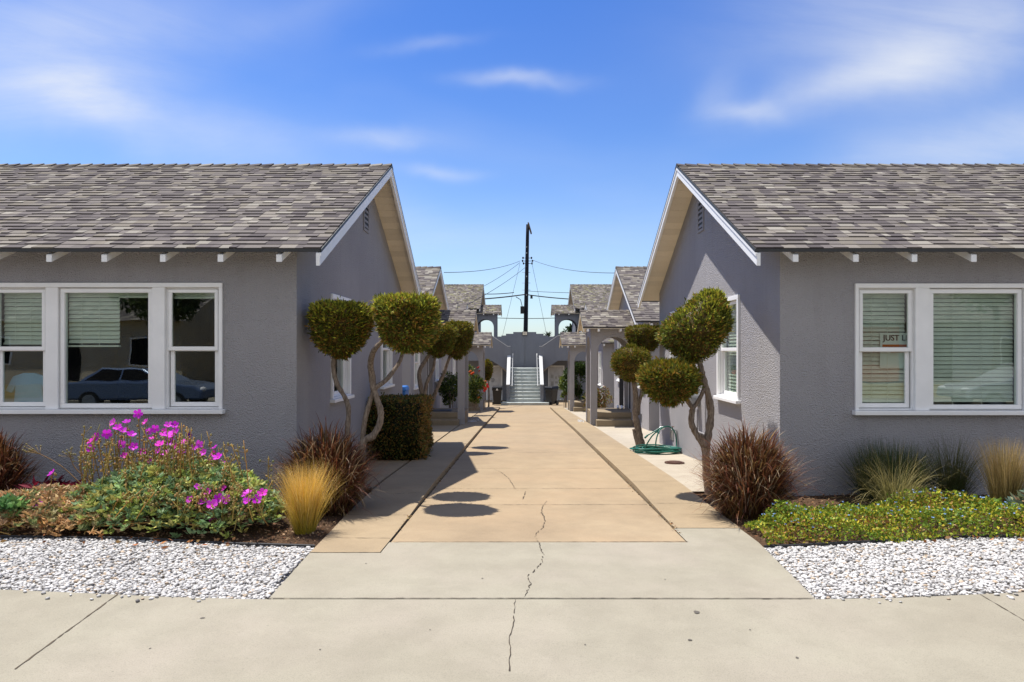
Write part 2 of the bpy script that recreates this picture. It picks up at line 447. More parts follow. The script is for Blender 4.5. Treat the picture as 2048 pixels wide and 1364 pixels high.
def pane(parent, fr, u0, u1, z0, z1, n):
    mb = MB(); o, U, N = fr
    def p(u, z): return (o[0] + U[0] * u + N[0] * n, o[1] + U[1] * u + N[1] * n, z)
    mb.quad(p(u0, z0), p(u1, z0), p(u1, z1), p(u0, z1)); return mb.build('pane', M['glass'], parent)
def frame_bars(mb, fr, u0, u1, z0, z1, w, n0, n1, wt=None, wb=None):
    wt = w if wt is None else wt; wb = w if wb is None else wb
    mb.lbox(fr, u0, u1, n0, n1, z1 - wt, z1); mb.lbox(fr, u0, u1, n0, n1, z0, z0 + wb)
    mb.lbox(fr, u0, u0 + w, n0, n1, z0 + wb, z1 - wt); mb.lbox(fr, u1 - w, u1, n0, n1, z0 + wb, z1 - wt)
def sash_pair(win, fr, u0, u1, z0, z1, rg, blind=1.0, bu0=None, screen=True):
    """double-hung opening u0..u1: jamb liner already there; upper sash outside, lower sash behind it"""
    zm = z0 + (z1 - z0) * .50
    s = MB(); frame_bars(s, fr, u0 + .012, u1 - .012, zm - .03, z1 - .01, .042, -.052, -.014, wb=.05)
    s.build('sash', M['white'], win, bevel=.004); pane(win, fr, u0 + .05, u1 - .05, zm + .018, z1 - .05, -.034)
    s = MB(); frame_bars(s, fr, u0 + .02, u1 - .02, z0 + .012, zm + .01, .048, -.092, -.056, wb=.055)
    s.build('sash', M['white'], win, bevel=.004); pane(win, fr, u0 + .065, u1 - .065, z0 + .065, zm - .035, -.074)
    if blind > 0:
        bl = z1 - (z1 - z0) * blind
        blinds(win, fr, u0 + .04, u1 - .04, max(bl, z0 + .03), z1 - .03, -.125, rg)
def jamb(mb, fr, u0, u1, z0, z1, n0=-.12, n1=.004, t=.014):
    frame_bars(mb, fr, u0 - .001, u1 + .001, z0 - .001, z1 + .001, t, n0, n1)
def side_window(h, fr, u0, u1, z0, z1, rg, blind=1.0, rear=False):
    """hung window with flat casing and sill, hole is u0..u1,z0..z1"""
    w = MB(); c = .065
    frame_bars(w, fr, u0, u1, z0, z1, c, -.02, .032, wb=.02); jamb(w, fr, u0 + c, u1 - c, z0 + .02, z1 - c, -.12, -.021)
    win = w.build('window', M['white'], h, bevel=.004)
    sl = MB(); sl.lbox(fr, u0 - .04, u1 + .04, -.02, .075, z0 - .052, z0 - .002); sl.build('sill', M['white'], win, bevel=.006)
    sash_pair(win, fr, u0 + c, u1 - c, z0 + .02, z1 - c, rg, blind)
    return win

def gable_house(name, label, group, s, Xw, Xr, Xfar, Y0, Y1, ze, zr, zb, rg, flare=0., moss=0., holes_front=(), holes_side=(), tails=(), vent=True,
                soff=True, stucco='stucco', rear_tails=False, base_vents=()):
    """cottage with its gable end towards the court. s=-1 on the west (left) side, +1 on the east; X values are distances from the camera axis"""
    H = thing(name, label, 'house', (s * Xw, Y0, zb), group); oh = .40
    Ye, Yr, Yb = Y0 - oh, (Y0 + Y1) / 2, Y1 + oh; m = (zr - ze) / (Yr - Ye); td = .075
    H['_m'] = m
    FF = ((0, Y0), (1, 0), (0, -1)); FS = ((s * Xw, 0), (0, 1), (-s, 0))
    zt = ze + m * oh - td
    w = MB(); a, b = sorted((s * Xw, s * Xfar))
    wall_cells(w, FF, a, b, zb - .3, zt, holes_front)
    wall_cells(w, FS, Y0, Y1, zb - .3, zt, holes_side)
    w.poly([(s * Xw, Y0, zt), (s * Xw, Y1, zt), (s * Xw, Yr, zr - td)])
    w.quad((a, Y1, zb - .3), (b, Y1, zb - .3), (b, Y1, zt), (a, Y1, zt))
    w.poly([(s * Xfar, Y0, zb - .3), (s * Xfar, Y1, zb - .3), (s * Xfar, Y1, zt), (s * Xfar, Yr, zr - td), (s * Xfar, Y0, zt)])
    w.build('wall', M[stucco], H)
    # roof
    r = MB(); xa, xb = s * (Xfar + .4), s * Xr
    roof_slope(r, xa, xb, Ye, ze, Yr, zr, rg, flare, moss); roof_slope(r, xa, xb, Yb, ze, Yr, zr, rg, flare, moss)
    roof = r.build('roof', M['shingle'], H)
    ridge_caps(xa, xb, Yr, zr, m, rg, flare).build('ridge_cap', M['shingle'], roof)
    # drip metal along eaves and rakes
    d = MB(); fx = -s * flare
    for Yq in (Ye, Yb):
        q = -.012 if Yq == Ye else .012
        d.box(xa, xb, Yq + q, Yq - q * .2, ze - .040, ze - .005)
    for Yq in (Ye, Yb):
        y0 = Yq
        d.hexa([(xb - s * .014, y0, ze - .045), (xb + s * .03, y0, ze - .045), (xb + s * .03 + fx, Yr, zr - .045), (xb - s * .014 + fx, Yr, zr - .045),
                (xb - s * .014, y0, ze - .006), (xb + s * .03, y0, ze - .006), (xb + s * .03 + fx, Yr, zr - .006), (xb - s * .014 + fx, Yr, zr - .006)])
    d.build('drip_edge', M['drip'], roof)
    # barge boards
    for Yq in (Ye, Yb):
        bm_ = MB(); y0 = Yq + (-.016 if Yq == Ye else .016); t0, t1 = -.047, -.195; x0, x1 = xb, xb + s * .045; zz = ze + m * (-.016)
        bm_.hexa([(x0, y0, zz + t1), (x1, y0, zz + t1), (x1 + fx, Yr, zr + t1), (x0 + fx, Yr, zr + t1), (x0, y0, zz + t0), (x1, y0, zz + t0), (x1 + fx, Yr, zr + t0), (x0 + fx, Yr, zr + t0)])
        bm_.build('barge_board', M['white'], H)
        bm_ = MB(); t0, t1 = -.047, -.085; x0, x1 = xb - s * .013, xb - s * .001          # shingle mould, proud of the board
        bm_.hexa([(x0, y0, zz + t1), (x1, y0, zz + t1), (x1 + fx, Yr, zr + t1), (x0 + fx, Yr, zr + t1), (x0, y0, zz + t0), (x1, y0, zz + t0), (x1 + fx, Yr, zr + t0), (x0 + fx, Yr, zr + t0)])
        bm_.build('rake_moulding', M['white'], H)
    # board soffit under rake and eaves
    so = MB(); L = math.hypot(Yr - Ye, zr - ze)
    for Yq in (Ye, Yb):
        n = int(L / .19); e = L / n; dy, dz = (Yr - Yq) / L, (zr - ze) / L
        for i in range(n):
            d0, d1 = i * e + (.0025 if i else .11), (i + 1) * e - .0025
            k = rg.uniform(.9, 1.06); c = (.80 * k, .71 * k, .56 * k)
            f0, f1 = fx * i / n, fx * (i + 1) / n
            wide = i < 2
            xi = s * (Xw + .0) if not wide else s * (Xfar + .35)
            lo, hi = -td, -td + .02
            p = lambda x, dd, hh: (x, Yq + dy * dd, ze + dz * dd + hh)
            so.hexa([p(xi, d0, lo), p(xb + s * .045 + f0, d0, lo), p(xb + s * .045 + f1, d1, lo), p(xi, d1, lo), p(xi, d0, hi), p(xb + s * .045 + f0, d0, hi), p(xb + s * .045 + f1, d1, hi), p(xi, d1, hi)], c)
    so.build('soffit', M['cream'], H)
    for X in tails:
        t = MB(); x0, x1 = X - .032, X + .032; y0, y1 = Ye + .012, Y0 - .002; q = lambda y: ze + m * (y - Ye) - td - .001
        t.hexa([(x0, y0, q(y0) - .085), (x1, y0, q(y0) - .085), (x1, y1, q(y1) - .10), (x0, y1, q(y1) - .10), (x0, y0, q(y0)), (x1, y0, q(y0)), (x1, y1, q(y1)), (x0, y1, q(y1))])
        t.build('rafter_tail', M['white'], H)
    if vent:
        v = MB(); y0, y1, z0, z1 = Yr - .2, Yr + .2, zr - 1.19, zr - .60
        frame_bars(v, FS, y0, y1, z0, z1, .045, -.004, .022)
        v.quad((s * (Xw - .004), y0, z0), (s * (Xw - .004), y1, z0), (s * (Xw - .004), y1, z1), (s * (Xw - .004), y0, z1))
        gv = v.build('gable_vent', M[stucco], H)
        v = MB(); v.lbox(FS, y0 + .045, y1 - .045, .005, .0065, z0 + .045, z1 - .045); v.build('vent_screen', M['black'], gv)
        v = MB()
        for k in range(6):
            zc = z0 + .07 + k * .09
            o_, U_, N_ = FS; p = lambda n_, y, z: (s * (Xw - n_), y, z)
            v.hexa([p(.02, y0 + .045, zc), p(.02, y1 - .045, zc), p(.008, y1 - .045, zc + .04), p(.008, y0 + .045, zc + .04), p(.02, y0 + .045, zc + .012), p(.02, y1 - .045, zc + .012), p(.008, y1 - .045, zc + .052), p(.008, y0 + .045, zc + .052)])
        v.build('louvre', M[stucco], gv)
    for yv in base_vents:
        v = MB(); zg = P(yv) + .22; frame_bars(v, FS, yv - .16, yv + .16, zg, zg + .24, .02, 0, .012)
        v.lbox(FS, yv - .14, yv + .14, .001, .004, zg + .02, zg + .22); v.build('foundation_vent', M['metal'], H)
    return H, FF, FS

def arch_profile(u0, u1, zs, za, n=14):
    """points of the arch curve from (u0,zs) over the apex za to (u1,zs)"""
    c, a, b = (u0 + u1) / 2, (u1 - u0) / 2, za - zs
    return [(c - a * math.cos(math.pi * i / n), zs + b * math.sin(math.pi * i / n)) for i in range(n + 1)]
def arch_wall(mb, fr, u0, u1, z0, z1, o0, o1, zs, za, n0, n1, posts=True):
    """wall slab with an arched opening o0..o1; posts=False leaves only the header between o0 and o1"""
    o, U, N = fr
    def p(u, n, z): return (o[0] + U[0] * u + N[0] * n, o[1] + U[1] * u + N[1] * n, z)
    if posts:
        mb.lbox(fr, u0, o0, n0, n1, z0, z1); mb.lbox(fr, o1, u1, n0, n1, z0, z1)
    A = arch_profile(o0, o1, zs, za)
    for (ua, za_), (ub, zb_) in zip(A, A[1:]):
        mb.hexa([p(ua, n1, za_), p(ub, n1, zb_), p(ub, n0, zb_), p(ua, n0, za_), p(ua, n1, z1), p(ub, n1, z1), p(ub, n0, z1), p(ua, n0, z1)])

def text_on(parent, txt, fr, uc, zc, size, n, mat, name='lettering'):
    cu = bpy.data.curves.new('t', 'FONT'); cu.body = txt; cu.size = size; cu.extrude = .004; cu.align_x = 'CENTER'; cu.align_y = 'CENTER'
    ob = bpy.data.objects.new('t', cu); COL.objects.link(ob); dg = bpy.context.evaluated_depsgraph_get(); dg.update()
    me = bpy.data.meshes.new_from_object(ob.evaluated_get(dg)); bpy.data.objects.remove(ob)
    o, U, N = fr; mb = MB()
    for v in me.vertices:
        x, y, z = v.co; mb.v.append((o[0] + U[0] * (uc + x) + N[0] * (n + z), o[1] + U[1] * (uc + x) + N[1] * (n + z), zc + y))
    for f in me.polygons: mb.f.append(tuple(f.vertices)); mb.c.append(None)
    bpy.data.meshes.remove(me)
    return mb.build(name, mat, parent)

def porch(H, s, Xo, Xw, Y0, Y1, zg, zf, zs, za, ze, zr, Xr, rg, number=None, stucco='stucco', steps=True, moss=0.):
    """arched entry porch on the court side of a house: outer face Xo, house wall Xw, front Y0, back Y1"""
    a, b = sorted((s * Xo, s * Xw)); FFp = ((0, Y0), (1, 0), (0, -1)); FB = ((0, Y1), (1, 0), (0, -1))
    po = .21; pi = .15
    o0, o1 = (a + po, b - pi) if s > 0 else (a + pi, b - po)
    Ym = (Y0 + Y1) / 2; Ye, Yb = Y0 - .33, Y1 + .33; m = (zr - ze) / (Ym - Ye); td = .06
    zt = ze + m * .33 - td
    w = MB(); th = .2
    arch_wall(w, FFp, a, b, zg - .2, zt, o0, o1, zs, za, -th, 0)
    arch_wall(w, FB, a, b, zg - .2, zt, o0, o1, zs, za, 0, th)
    FSd = ((s * Xo, 0), (0, 1), (-s, 0))
    arch_wall(w, FSd, Y0 + th, Y1 - th, 0, zt, Y0 + th, Y1 - th, zs + .02, za + .03, -.2, 0, posts=False)
    w.poly([(s * Xo, Y0 + .001, zt), (s * Xo, Y1 - .001, zt), (s * Xo, Ym, zr - td)])
    W = w.build('porch', M[stucco], H)
    f = MB(); f.box(a + .03, b - .002, Y0 + .004, Y1 - .02, zg - .25, zf)
    # floor slab between the posts, standing 6 mm proud of the front wall
    f.box(o0 + .002, o1 - .002, Y0 - .006, Y0 + .003, zf - .16, zf - .001)
    f.build('porch_floor', M['step'], W, bevel=.012)
    if steps:
        st = MB(); st.box(o0 - .06 if s > 0 else o0 + .02, o1 - .02 if s > 0 else o1 + .06, Y0 - .42, Y0 - .008, zg - .3, zg + (zf - zg) * .48); st.build('step', M['step'], W, bevel=.015)
    r = MB(); xa, xb = s * (Xw + .02), s * Xr
    roof_slope(r, xa, xb, Ye, ze, Ym, zr, rg, moss=moss); roof_slope(r, xa, xb, Yb, ze, Ym, zr, rg, moss=moss)
    d0 = -.014
    rf = r.build('porch_roof', M['shingle'], W); ridge_caps(xa, xb, Ym, zr, m, rg).build('ridge_cap', M['shingle'], W)
    d = MB()
    for Yq in (Ye, Yb):
        q = -.01 if Yq == Ye else .01
        d.box(xa, xb, Yq + q, Yq - q * .2, ze - .035, ze - .005)
        d.hexa([(xb - s * .012, Yq, ze - .04), (xb + s * .02, Yq, ze - .04), (xb + s * .02, Ym, zr - .04), (xb - s * .012, Ym, zr - .04), (xb - s * .012, Yq, ze - .006), (xb + s * .02, Yq, ze - .006), (xb + s * .02, Ym, zr - .006), (xb - s * .012, Ym, zr - .006)])
    d.build('drip_edge', M['drip'], W)
    for Yq in (Ye, Yb):
        bm_ = MB(); y0 = Yq + (-.012 if Yq == Ye else .012); x0, x1 = xb, xb + s * .035; t0, t1 = -.042, -.165
        bm_.hexa([(x0, y0, ze + t1), (x1, y0, ze + t1), (x1, Ym, zr + t1), (x0, Ym, zr + t1), (x0, y0, ze + t0), (x1, y0, ze + t0), (x1, Ym, zr + t0), (x0, Ym, zr + t0)])
        bm_.build('barge_board', M['cream_trim'], W)
    so = MB(); L = math.hypot(Ym - Ye, zr - ze)
    for Yq in (Ye, Yb):
        n = max(2, int(L / .17)); e = L / n; dy, dz = (Ym - Yq) / L, (zr - ze) / L
        for i in range(n):
            k = rg.uniform(.9, 1.06); c = (.80 * k, .71 * k, .56 * k); p = lambda x, dd, hh: (x, Yq + dy * dd, ze + dz * dd + hh)
            d0_, d1_ = i * e + .002, (i + 1) * e - .002
            so.hexa([p(xa, d0_, -td), p(xb + s * .036, d0_, -td), p(xb + s * .036, d1_, -td), p(xa, d1_, -td), p(xa, d0_, -td + .02), p(xb + s * .036, d0_, -td + .02), p(xb + s * .036, d1_, -td + .02), p(xa, d1_, -td + .02)], c)
    so.build('soffit', M['cream'], W)
    for X in (s * (Xo - .12), s * (Xo + .22), s * (Xo + .92)):
        t = MB(); t.box(X - .03, X + .03, Ye + .01, Y0 - .003, ze - .145, ze - .062); t.build('rafter_tail', M['white'], W)
    if number: text_on(W, number, FFp, (a + b) / 2 - .02, (za + zt) / 2 - .01, .17, .004, M['dark'], 'house_number')
    return W
M['cream_trim'] = m_paint('cream_trim_paint', (.72, .64, .50), .6, .06)
def door_on(H, FS, u0, u1, z0, z1, mat='screen', knob=True, n=.0):
    d = MB(); frame_bars(d, FS, u0 - .07, u1 + .07, z0, z1 + .07, .07, n, n + .03, wb=.001); fr = d.build('door_frame', M['white'], H)
    d = MB(); d.lbox(FS, u0, u1, n + .002, n + .018, z0 + .004, z1); dd = d.build('door', M[mat], H)
    if knob:
        k = MB(); o, U, N = FS; c = (o[0] + U[0] * (u1 - .08) + N[0] * (n + .05), o[1] + U[1] * (u1 - .08) + N[1] * (n + .05), z0 + .95); k.ellipsoid(c, (.03, .03, .03)); k.build('knob', M['metal'], dd, smooth=True)
    return dd

# ------------------------------------------------------------------ house 1, both sides
rg = random.Random(11)
def cottage_front_left():
    s = -1; Y0, Y1 = 8.43, 15.85; cx = -5.145
    zt, zb = 2.334, .777
    fh = [(cx - 1.445, cx + 1.445, zb, zt)]; sh = [(9.93, 11.0, .79, 2.33), (13.42, 14.49, .79, 2.33)]
    tails = [-2.87, -3.56, -4.24, -4.93, -5.58, -6.25, -6.93, -7.6, -8.3, -9.0]
    H, FF, FS = gable_house('cottage', 'grey stucco cottage with the magenta flowers growing under its street windows', 'grey stucco cottages along the court', s, 2.79, 2.38, 9.4, Y0, Y1, 2.70, 4.80, -.45, rg, flare=.045,
                            holes_front=fh, holes_side=sh, tails=tails)
    return H, FF, FS, cx, zb, zt
def triple_window(H, FF, cx, half, mull, picw, zb, zt, rg, spec):
    """casing with two flat mullions; spec: blind coverage of (left sash, picture, right sash)"""
    w = MB(); L, Rr = cx - half, cx + half; c = .042; n0, n1 = -.03, .03
    w.lbox(FF, L, Rr, n0, n1, zt - .055, zt); w.lbox(FF, L, L + c, n0, n1, zb, zt - .055); w.lbox(FF, Rr - c, Rr, n0, n1, zb, zt - .055)
    for k in (-1, 1):
        xm = cx + k * mull; w.lbox(FF, xm - picw, xm + picw, n0 - .1, n1 - .008, zb, zt - .055)
    win = w.build('window_casing', M['white'], H, bevel=.004)
    sl = MB(); sl.lbox(FF, L - .03, Rr + .03, -.03, .085, zb - .055, zb - .002); sl.build('window_sill', M['white'], H, bevel=.006)
    op = [(L + c, cx - mull - picw), (cx - mull + picw, cx + mull - picw), (cx + mull + picw, Rr - c)]
    for i, (a, b) in enumerate(op):
        j = MB(); jamb(j, FF, a, b, zb, zt - .055, -.13, -.031, .02)
        if i == 1:
            frame_bars(j, FF, a + .012, b - .012, zb + .015, zt - .067, .052, -.07, -.006)
            wn = j.build('picture_window', M['white'], H, bevel=.004); pane(wn, FF, a + .06, b - .06, zb + .06, zt - .115, -.04)
            for (f0, f1, cov) in spec[1]:
                blinds(wn, FF, a + .05 + (b - a - .1) * f0, a + .05 + (b - a - .1) * f1, zt - .09 - (zt - zb - .13) * cov, zt - .09, -.11, rg)
        else:
            wn = j.build('sash_window', M['white'], H, bevel=.003)
            sash_pair(wn, FF, a + .015, b - .015, zb + .015, zt - .067, rg, spec[0 if i == 0 else 2])
    return win
HL, FF, FSL, cx, zb_, zt_ = cottage_front_left()
triple_window(HL, FF, cx, 1.445, .658, .077, zb_, zt_, rg, (.47, [(0, .60, .49), (.60, 1.0, .06)], .08))
side_window(HL, FSL, 9.93, 11.0, .79, 2.33, rg, .55); side_window(HL, FSL, 13.42, 14.49, .79, 2.33, rg, .3)

fhR = [(4.101, 7.099, .762, 2.326)]; shR = [(9.98, 11.08, .77, 2.32), (13.5, 14.6, .77, 2.32)]
HR, FFR, FSR = gable_house('cottage', 'grey stucco cottage whose sunlit gable wall faces the court beside the coiled hose', 'grey stucco cottages along the court', 1, 3.18, 2.75, 9.8, 8.43, 15.85, 2.70, 4.80, -.45, rg,
                           holes_front=fhR, holes_side=shR, tails=[3.22, 3.93, 4.62, 5.32, 6.02, 6.7, 7.4, 8.1, 8.8, 9.5], base_vents=[14.5])
triple_window(HR, FFR, 5.60, 1.499, .671, .087, .762, 2.326, rg, (1., [(0, 1, 1.)], 1.))
side_window(HR, FSR, 9.98, 11.08, .77, 2.32, rg, 1.); side_window(HR, FSR, 13.5, 14.6, .77, 2.32, rg, 1.)

# ------------------------------------------------------------------ houses 2 and 3
for s, Xw, Xr, lab2, lab3 in ((-1, 3.24, 2.82, 'second grey cottage behind the flower cottage, its porch behind the leafy red-flowered bush', 'third small cottage beside the stair, on the side of the red bloom'),
                              (1, 3.66, 3.22, 'second grey cottage behind the sunlit gable, with the arched porch facing the hose', 'third small cottage beside the stair, behind the tall climbing shrub')):
    for k in (0, 1):
        Y0 = 19.76 + 11.3 * k; dz = -.36 - .48 * k; zb = -.80 - .5 * k
        sh = [(Y0 + .6, Y0 + 1.65, .74 + dz, 2.3 + dz), (Y0 + 5.5, Y0 + 6.4, .74 + dz, 2.3 + dz)]
        H, f1, f2 = gable_house('cottage', lab3 if k else lab2, 'grey stucco cottages along the court', s, Xw, Xr, 10.2, Y0, Y0 + 7.48, 2.337 - .48 * k, 4.375 - .47 * k, zb, rg,
                                holes_side=sh, tails=[s * (Xr + .45 + .69 * i) for i in range(9)], moss=.12 * k, base_vents=[Y0 + 1.3])
        for h in sh: side_window(H, f2, h[0], h[1], h[2], h[3], rg, .9)
        py = Y0 + 2.24; zg = P(py) + .05
        Xo = 2.2 + .12 * k if s > 0 else 1.88 + .05 * k
        Xrp = 1.93 - .03 * k if s > 0 else 1.55
        W = porch(H, s, Xo, Xw, py, py + 1.7, zg, zg + .40, 1.42 - .48 * k, 1.94 - .48 * k, 2.25 - .46 * k, 2.84 - .44 * k, Xrp, rg)
        door_on(H, f2, py + .42, py + 1.32, zg + .41, zg + 2.42)
        if s > 0 and k == 0:      # dark security door swung open against the wall
            d = MB(); q = [(3.64, py + 1.74), (3.49, py + 2.62), (3.53, py + 2.63), (3.68, py + 1.75)]; d.hexa([(x, y, zg + .42) for x, y in q] + [(x, y, zg + 2.42) for x, y in q]); d.build('screen_door', M['screen'], H)
        mbx = MB(); mbx.lbox(f2, py + .08, py + .34, .005, .12, zg + 1.55, zg + 1.98); mbx.build('mailbox', M['black'], H, bevel=.02)
        vp = MB(); yv = Y0 + 3.0; zv = 2.337 - .48 * k + .49 * 3.3
        vp.tube([(s * (Xw + .9), yv, zv - .2), (s * (Xw + .9), yv, zv + .38)], .035, 8); vp.build('vent_pipe', M['black'], H)

# ------------------------------------------------------------------ two-storey rear buildings
for s, Xw, Xr, Xo, Xrp, num, lab in ((-1, 3.4, 2.97, 1.83, 1.53, '1902', 'two storey grey building above the stair, its upper porch roof half in shadow'), (1, 4.05, 3.64, 2.36, 2.10, '1132', 'two storey grey building above the stair, its upper porch roof fully sunlit and mossy')):
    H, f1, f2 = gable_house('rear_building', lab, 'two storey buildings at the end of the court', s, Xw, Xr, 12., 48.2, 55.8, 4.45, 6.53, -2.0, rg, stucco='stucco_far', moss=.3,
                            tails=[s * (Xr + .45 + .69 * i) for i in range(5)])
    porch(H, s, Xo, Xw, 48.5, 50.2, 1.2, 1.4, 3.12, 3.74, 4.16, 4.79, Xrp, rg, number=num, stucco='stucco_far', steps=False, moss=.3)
# ------------------------------------------------------------------ ground sheets
rg = random.Random(23)
def ys(a, b, st=.8):
    n = max(1, int((b - a) / st)); k = [a + (b - a) * i / n for i in range(n + 1)]
    k += [y for y, _ in PK if a < y < b]; return sorted(set(k))
def strip(name, xl, xr, y0, y1, dz, mat, sides=.0, kind='structure'):
    """sheet between x=xl(y) and x=xr(y), height P(y)+dz(y), optional skirts"""
    fl = xl if callable(xl) else (lambda y: xl); fr_ = xr if callable(xr) else (lambda y: xr); fd = dz if callable(dz) else (lambda y: dz)
    mb = MB(); Y = ys(y0, y1)
    for a, b in zip(Y, Y[1:]):
        A, B = (fl(a), a, P(a) + fd(a)), (fr_(a), a, P(a) + fd(a)); C, D = (fr_(b), b, P(b) + fd(b)), (fl(b), b, P(b) + fd(b))
        mb.quad(A, B, C, D)
        if sides:
            dn = lambda p: (p[0], p[1], p[2] - sides)
            mb.quad(dn(A), A, D, dn(D)); mb.quad(B, dn(B), dn(C), C)
            if b == Y[-1]: mb.quad(D, C, dn(C), dn(D))
    return setp(mb.build(name, mat), kind=kind)
# base terrain reaching the horizon
mb = MB(); yy = [-400, -9.0, 2.05, 2.2, 4.66, 12, 20, 33, 42, 60, 120, 400]
def tz(y): return -.75 if y <= 2.05 else P(y) - .13
for a, b in zip(yy, yy[1:]): mb.quad((-400, a, tz(a)), (400, a, tz(a)), (400, b, tz(b)), (-400, b, tz(b)))
setp(mb.build('ground', M['dryearth']), kind='structure')

def side_rise(x): return .075 * sstep(1.9, 4.2, abs(x - .15)) + .05 * sstep(4, 12, abs(x - .15))
mb = MB(); xs = [-40, -12, -8, -6, -5, -4.2, -3.6, -3, -2.4, -1.85, -.9, .15, 1.1, 2.05, 2.6, 3.2, 3.8, 4.5, 5.3, 6.5, 8, 12, 40]
swz = lambda x, y: P(y) + side_rise(x)
for a, b in zip(xs, xs[1:]):
    for c, d in ((2.2, 3.4), (3.4, 4.66)):
        mb.quad((a, c, swz(a, c)), (b, c, swz(b, c)), (b, d, swz(b, d)), (a, d, swz(a, d)))
    mb.quad((a, 2.2, swz(a, 2.2) - .5), (b, 2.2, swz(b, 2.2) - .5), (b, 2.2, swz(b, 2.2)), (a, 2.2, swz(a, 2.2)))
sidewalk = setp(mb.build('sidewalk', M['grey'], smooth=True), kind='structure')
EDL = lambda y: -1.735 - .085 * sstep(4.66, 5.3, y) - .14 * sstep(5.2, 8.2, y)
EDR = lambda y: 2.0 + .185 * min(1, (y - 4.66) / 1.75)
AE = 6.28
# apron: front part up to the ends of the tan slabs (left walk, drive, right walk end at different depths)
strip('apron', EDL, EDR, 4.667, 5.90, .002, M['grey'])
strip('apron', -1.226, EDR, 5.90, AE, .002, M['grey']); strip('apron', 1.52, EDR, AE, 6.87, .002, M['grey'])
drive = strip('driveway', -1.212, 1.513, AE + .008, 42.6, .0, M['tan'], .0)
fan = lambda y: .0
strip('walkway', EDL, -1.235, 5.906, 37.5, walk_h, M['walk'], .2)
strip('walkway', 1.535, 2.195, 6.876, 37.5, walk_h, M['walk'], .2)
strip('side_path', -3.3, -2.012, 9.1, 37.5, lambda y: walk_h(y) - .006, M['walk'], .15)
strip('side_path', 2.207, 3.72, 8.90, 37.5, lambda y: walk_h(y) - .012 - .04 * sstep(11, 14, y), M['pale'], .15)
strip('courtyard', -9, -1.212, 37.51, 46.75, .0, M['tan']); strip('courtyard', 1.502, 9, 37.51, 46.75, .0, M['tan'])
# garden beds and pebble beds
def bedz(x, y): return P(y) - .012 + .085 * sstep(1.9, 4.3, abs(x)) + .015 * sstep(6.1, 6.3, y)
def bed(name, X, Y, mat, f):
    mb = MB()
    for a, b in zip(X, X[1:]):
        for c, d in zip(Y, Y[1:]):
            mb.quad((a, c, f(a, c)), (b, c, f(b, c)), (b, d, f(b, d)), (a, d, f(a, d)))
    return setp(mb.build(name, mat, smooth=True), kind='structure')
GY = 6.12
def bed_strip(name, s, Y, mat, off, jit):
    """bed from the edge of the paving outwards, following the ground"""
    mb = MB(); ks = [0, .12, .35, .7, 1.2, 1.9, 2.7, 3.8, 5.4, 8]; rows = []
    for y in Y:
        e = EDL(y) if s < 0 else (EDR(y) if y < 6.87 else 2.195); rows.append([(e + s * (k + .004), y, bedz(e + s * k, y) + off + (rg.uniform(-jit, jit) if k else -.02)) for k in ks])
    for A, B in zip(rows, rows[1:]):
        for i in range(len(ks) - 1):
            q = [A[i], A[i + 1], B[i + 1], B[i]]; mb.quad(*(q if s > 0 else q[::-1]))
    return setp(mb.build(name, mat, smooth=True), kind='structure')
for s in (-1, 1):
    bed_strip('pebble_base', s, [4.668, 5.0, 5.3, 5.7, GY], M['pebble_bed'], -.012, .0)
    bed_strip('garden_bed', s, [GY + .04, 6.4, 6.875, 7.2, 7.6, 8.0, 8.41], M['soil'], .0, .012)
    Xs = [-2.795, -2.4, -2.01] if s < 0 else [2.205, 2.7, 3.185]
    bed('garden_bed', Xs, [8.412, 8.8, 9.095 if s < 0 else 8.9], M['soil'], lambda x, y: bedz(x, y) + .0)

# black plastic edging
for s, lab in ((-1, 'black plastic edging strip between the white pebbles and the mulch under the feather grass'), (1, 'black plastic edging strip along the blue-flowered ground cover')):
    mb = MB(); X = [s * ((-EDL(GY) if s < 0 else EDR(GY)) + .012 + .25 * i) for i in range(30)]
    top = lambda x, h: bedz(x, GY) + h + .004 * math.sin(x * 5)
    yq = lambda x: GY + .02 * math.sin(x * 1.7)
    for a, b in zip(X, X[1:]):
        mb.hexa([(a, yq(a), top(a, -.06)), (b, yq(b), top(b, -.06)), (b, yq(b) + .014, top(b, -.06)), (a, yq(a) + .014, top(a, -.06)),
                 (a, yq(a), top(a, .020)), (b, yq(b), top(b, .020)), (b, yq(b) + .014, top(b, .020)), (a, yq(a) + .014, top(a, .020))])
        mb.tube([(a, yq(a) + .007, top(a, .022)), (b, yq(b) + .007, top(b, .022))], .009, 6)
    o = mb.build('garden_edging', M['edging']); setp(o, lab, 'edging', 'garden edging strips')

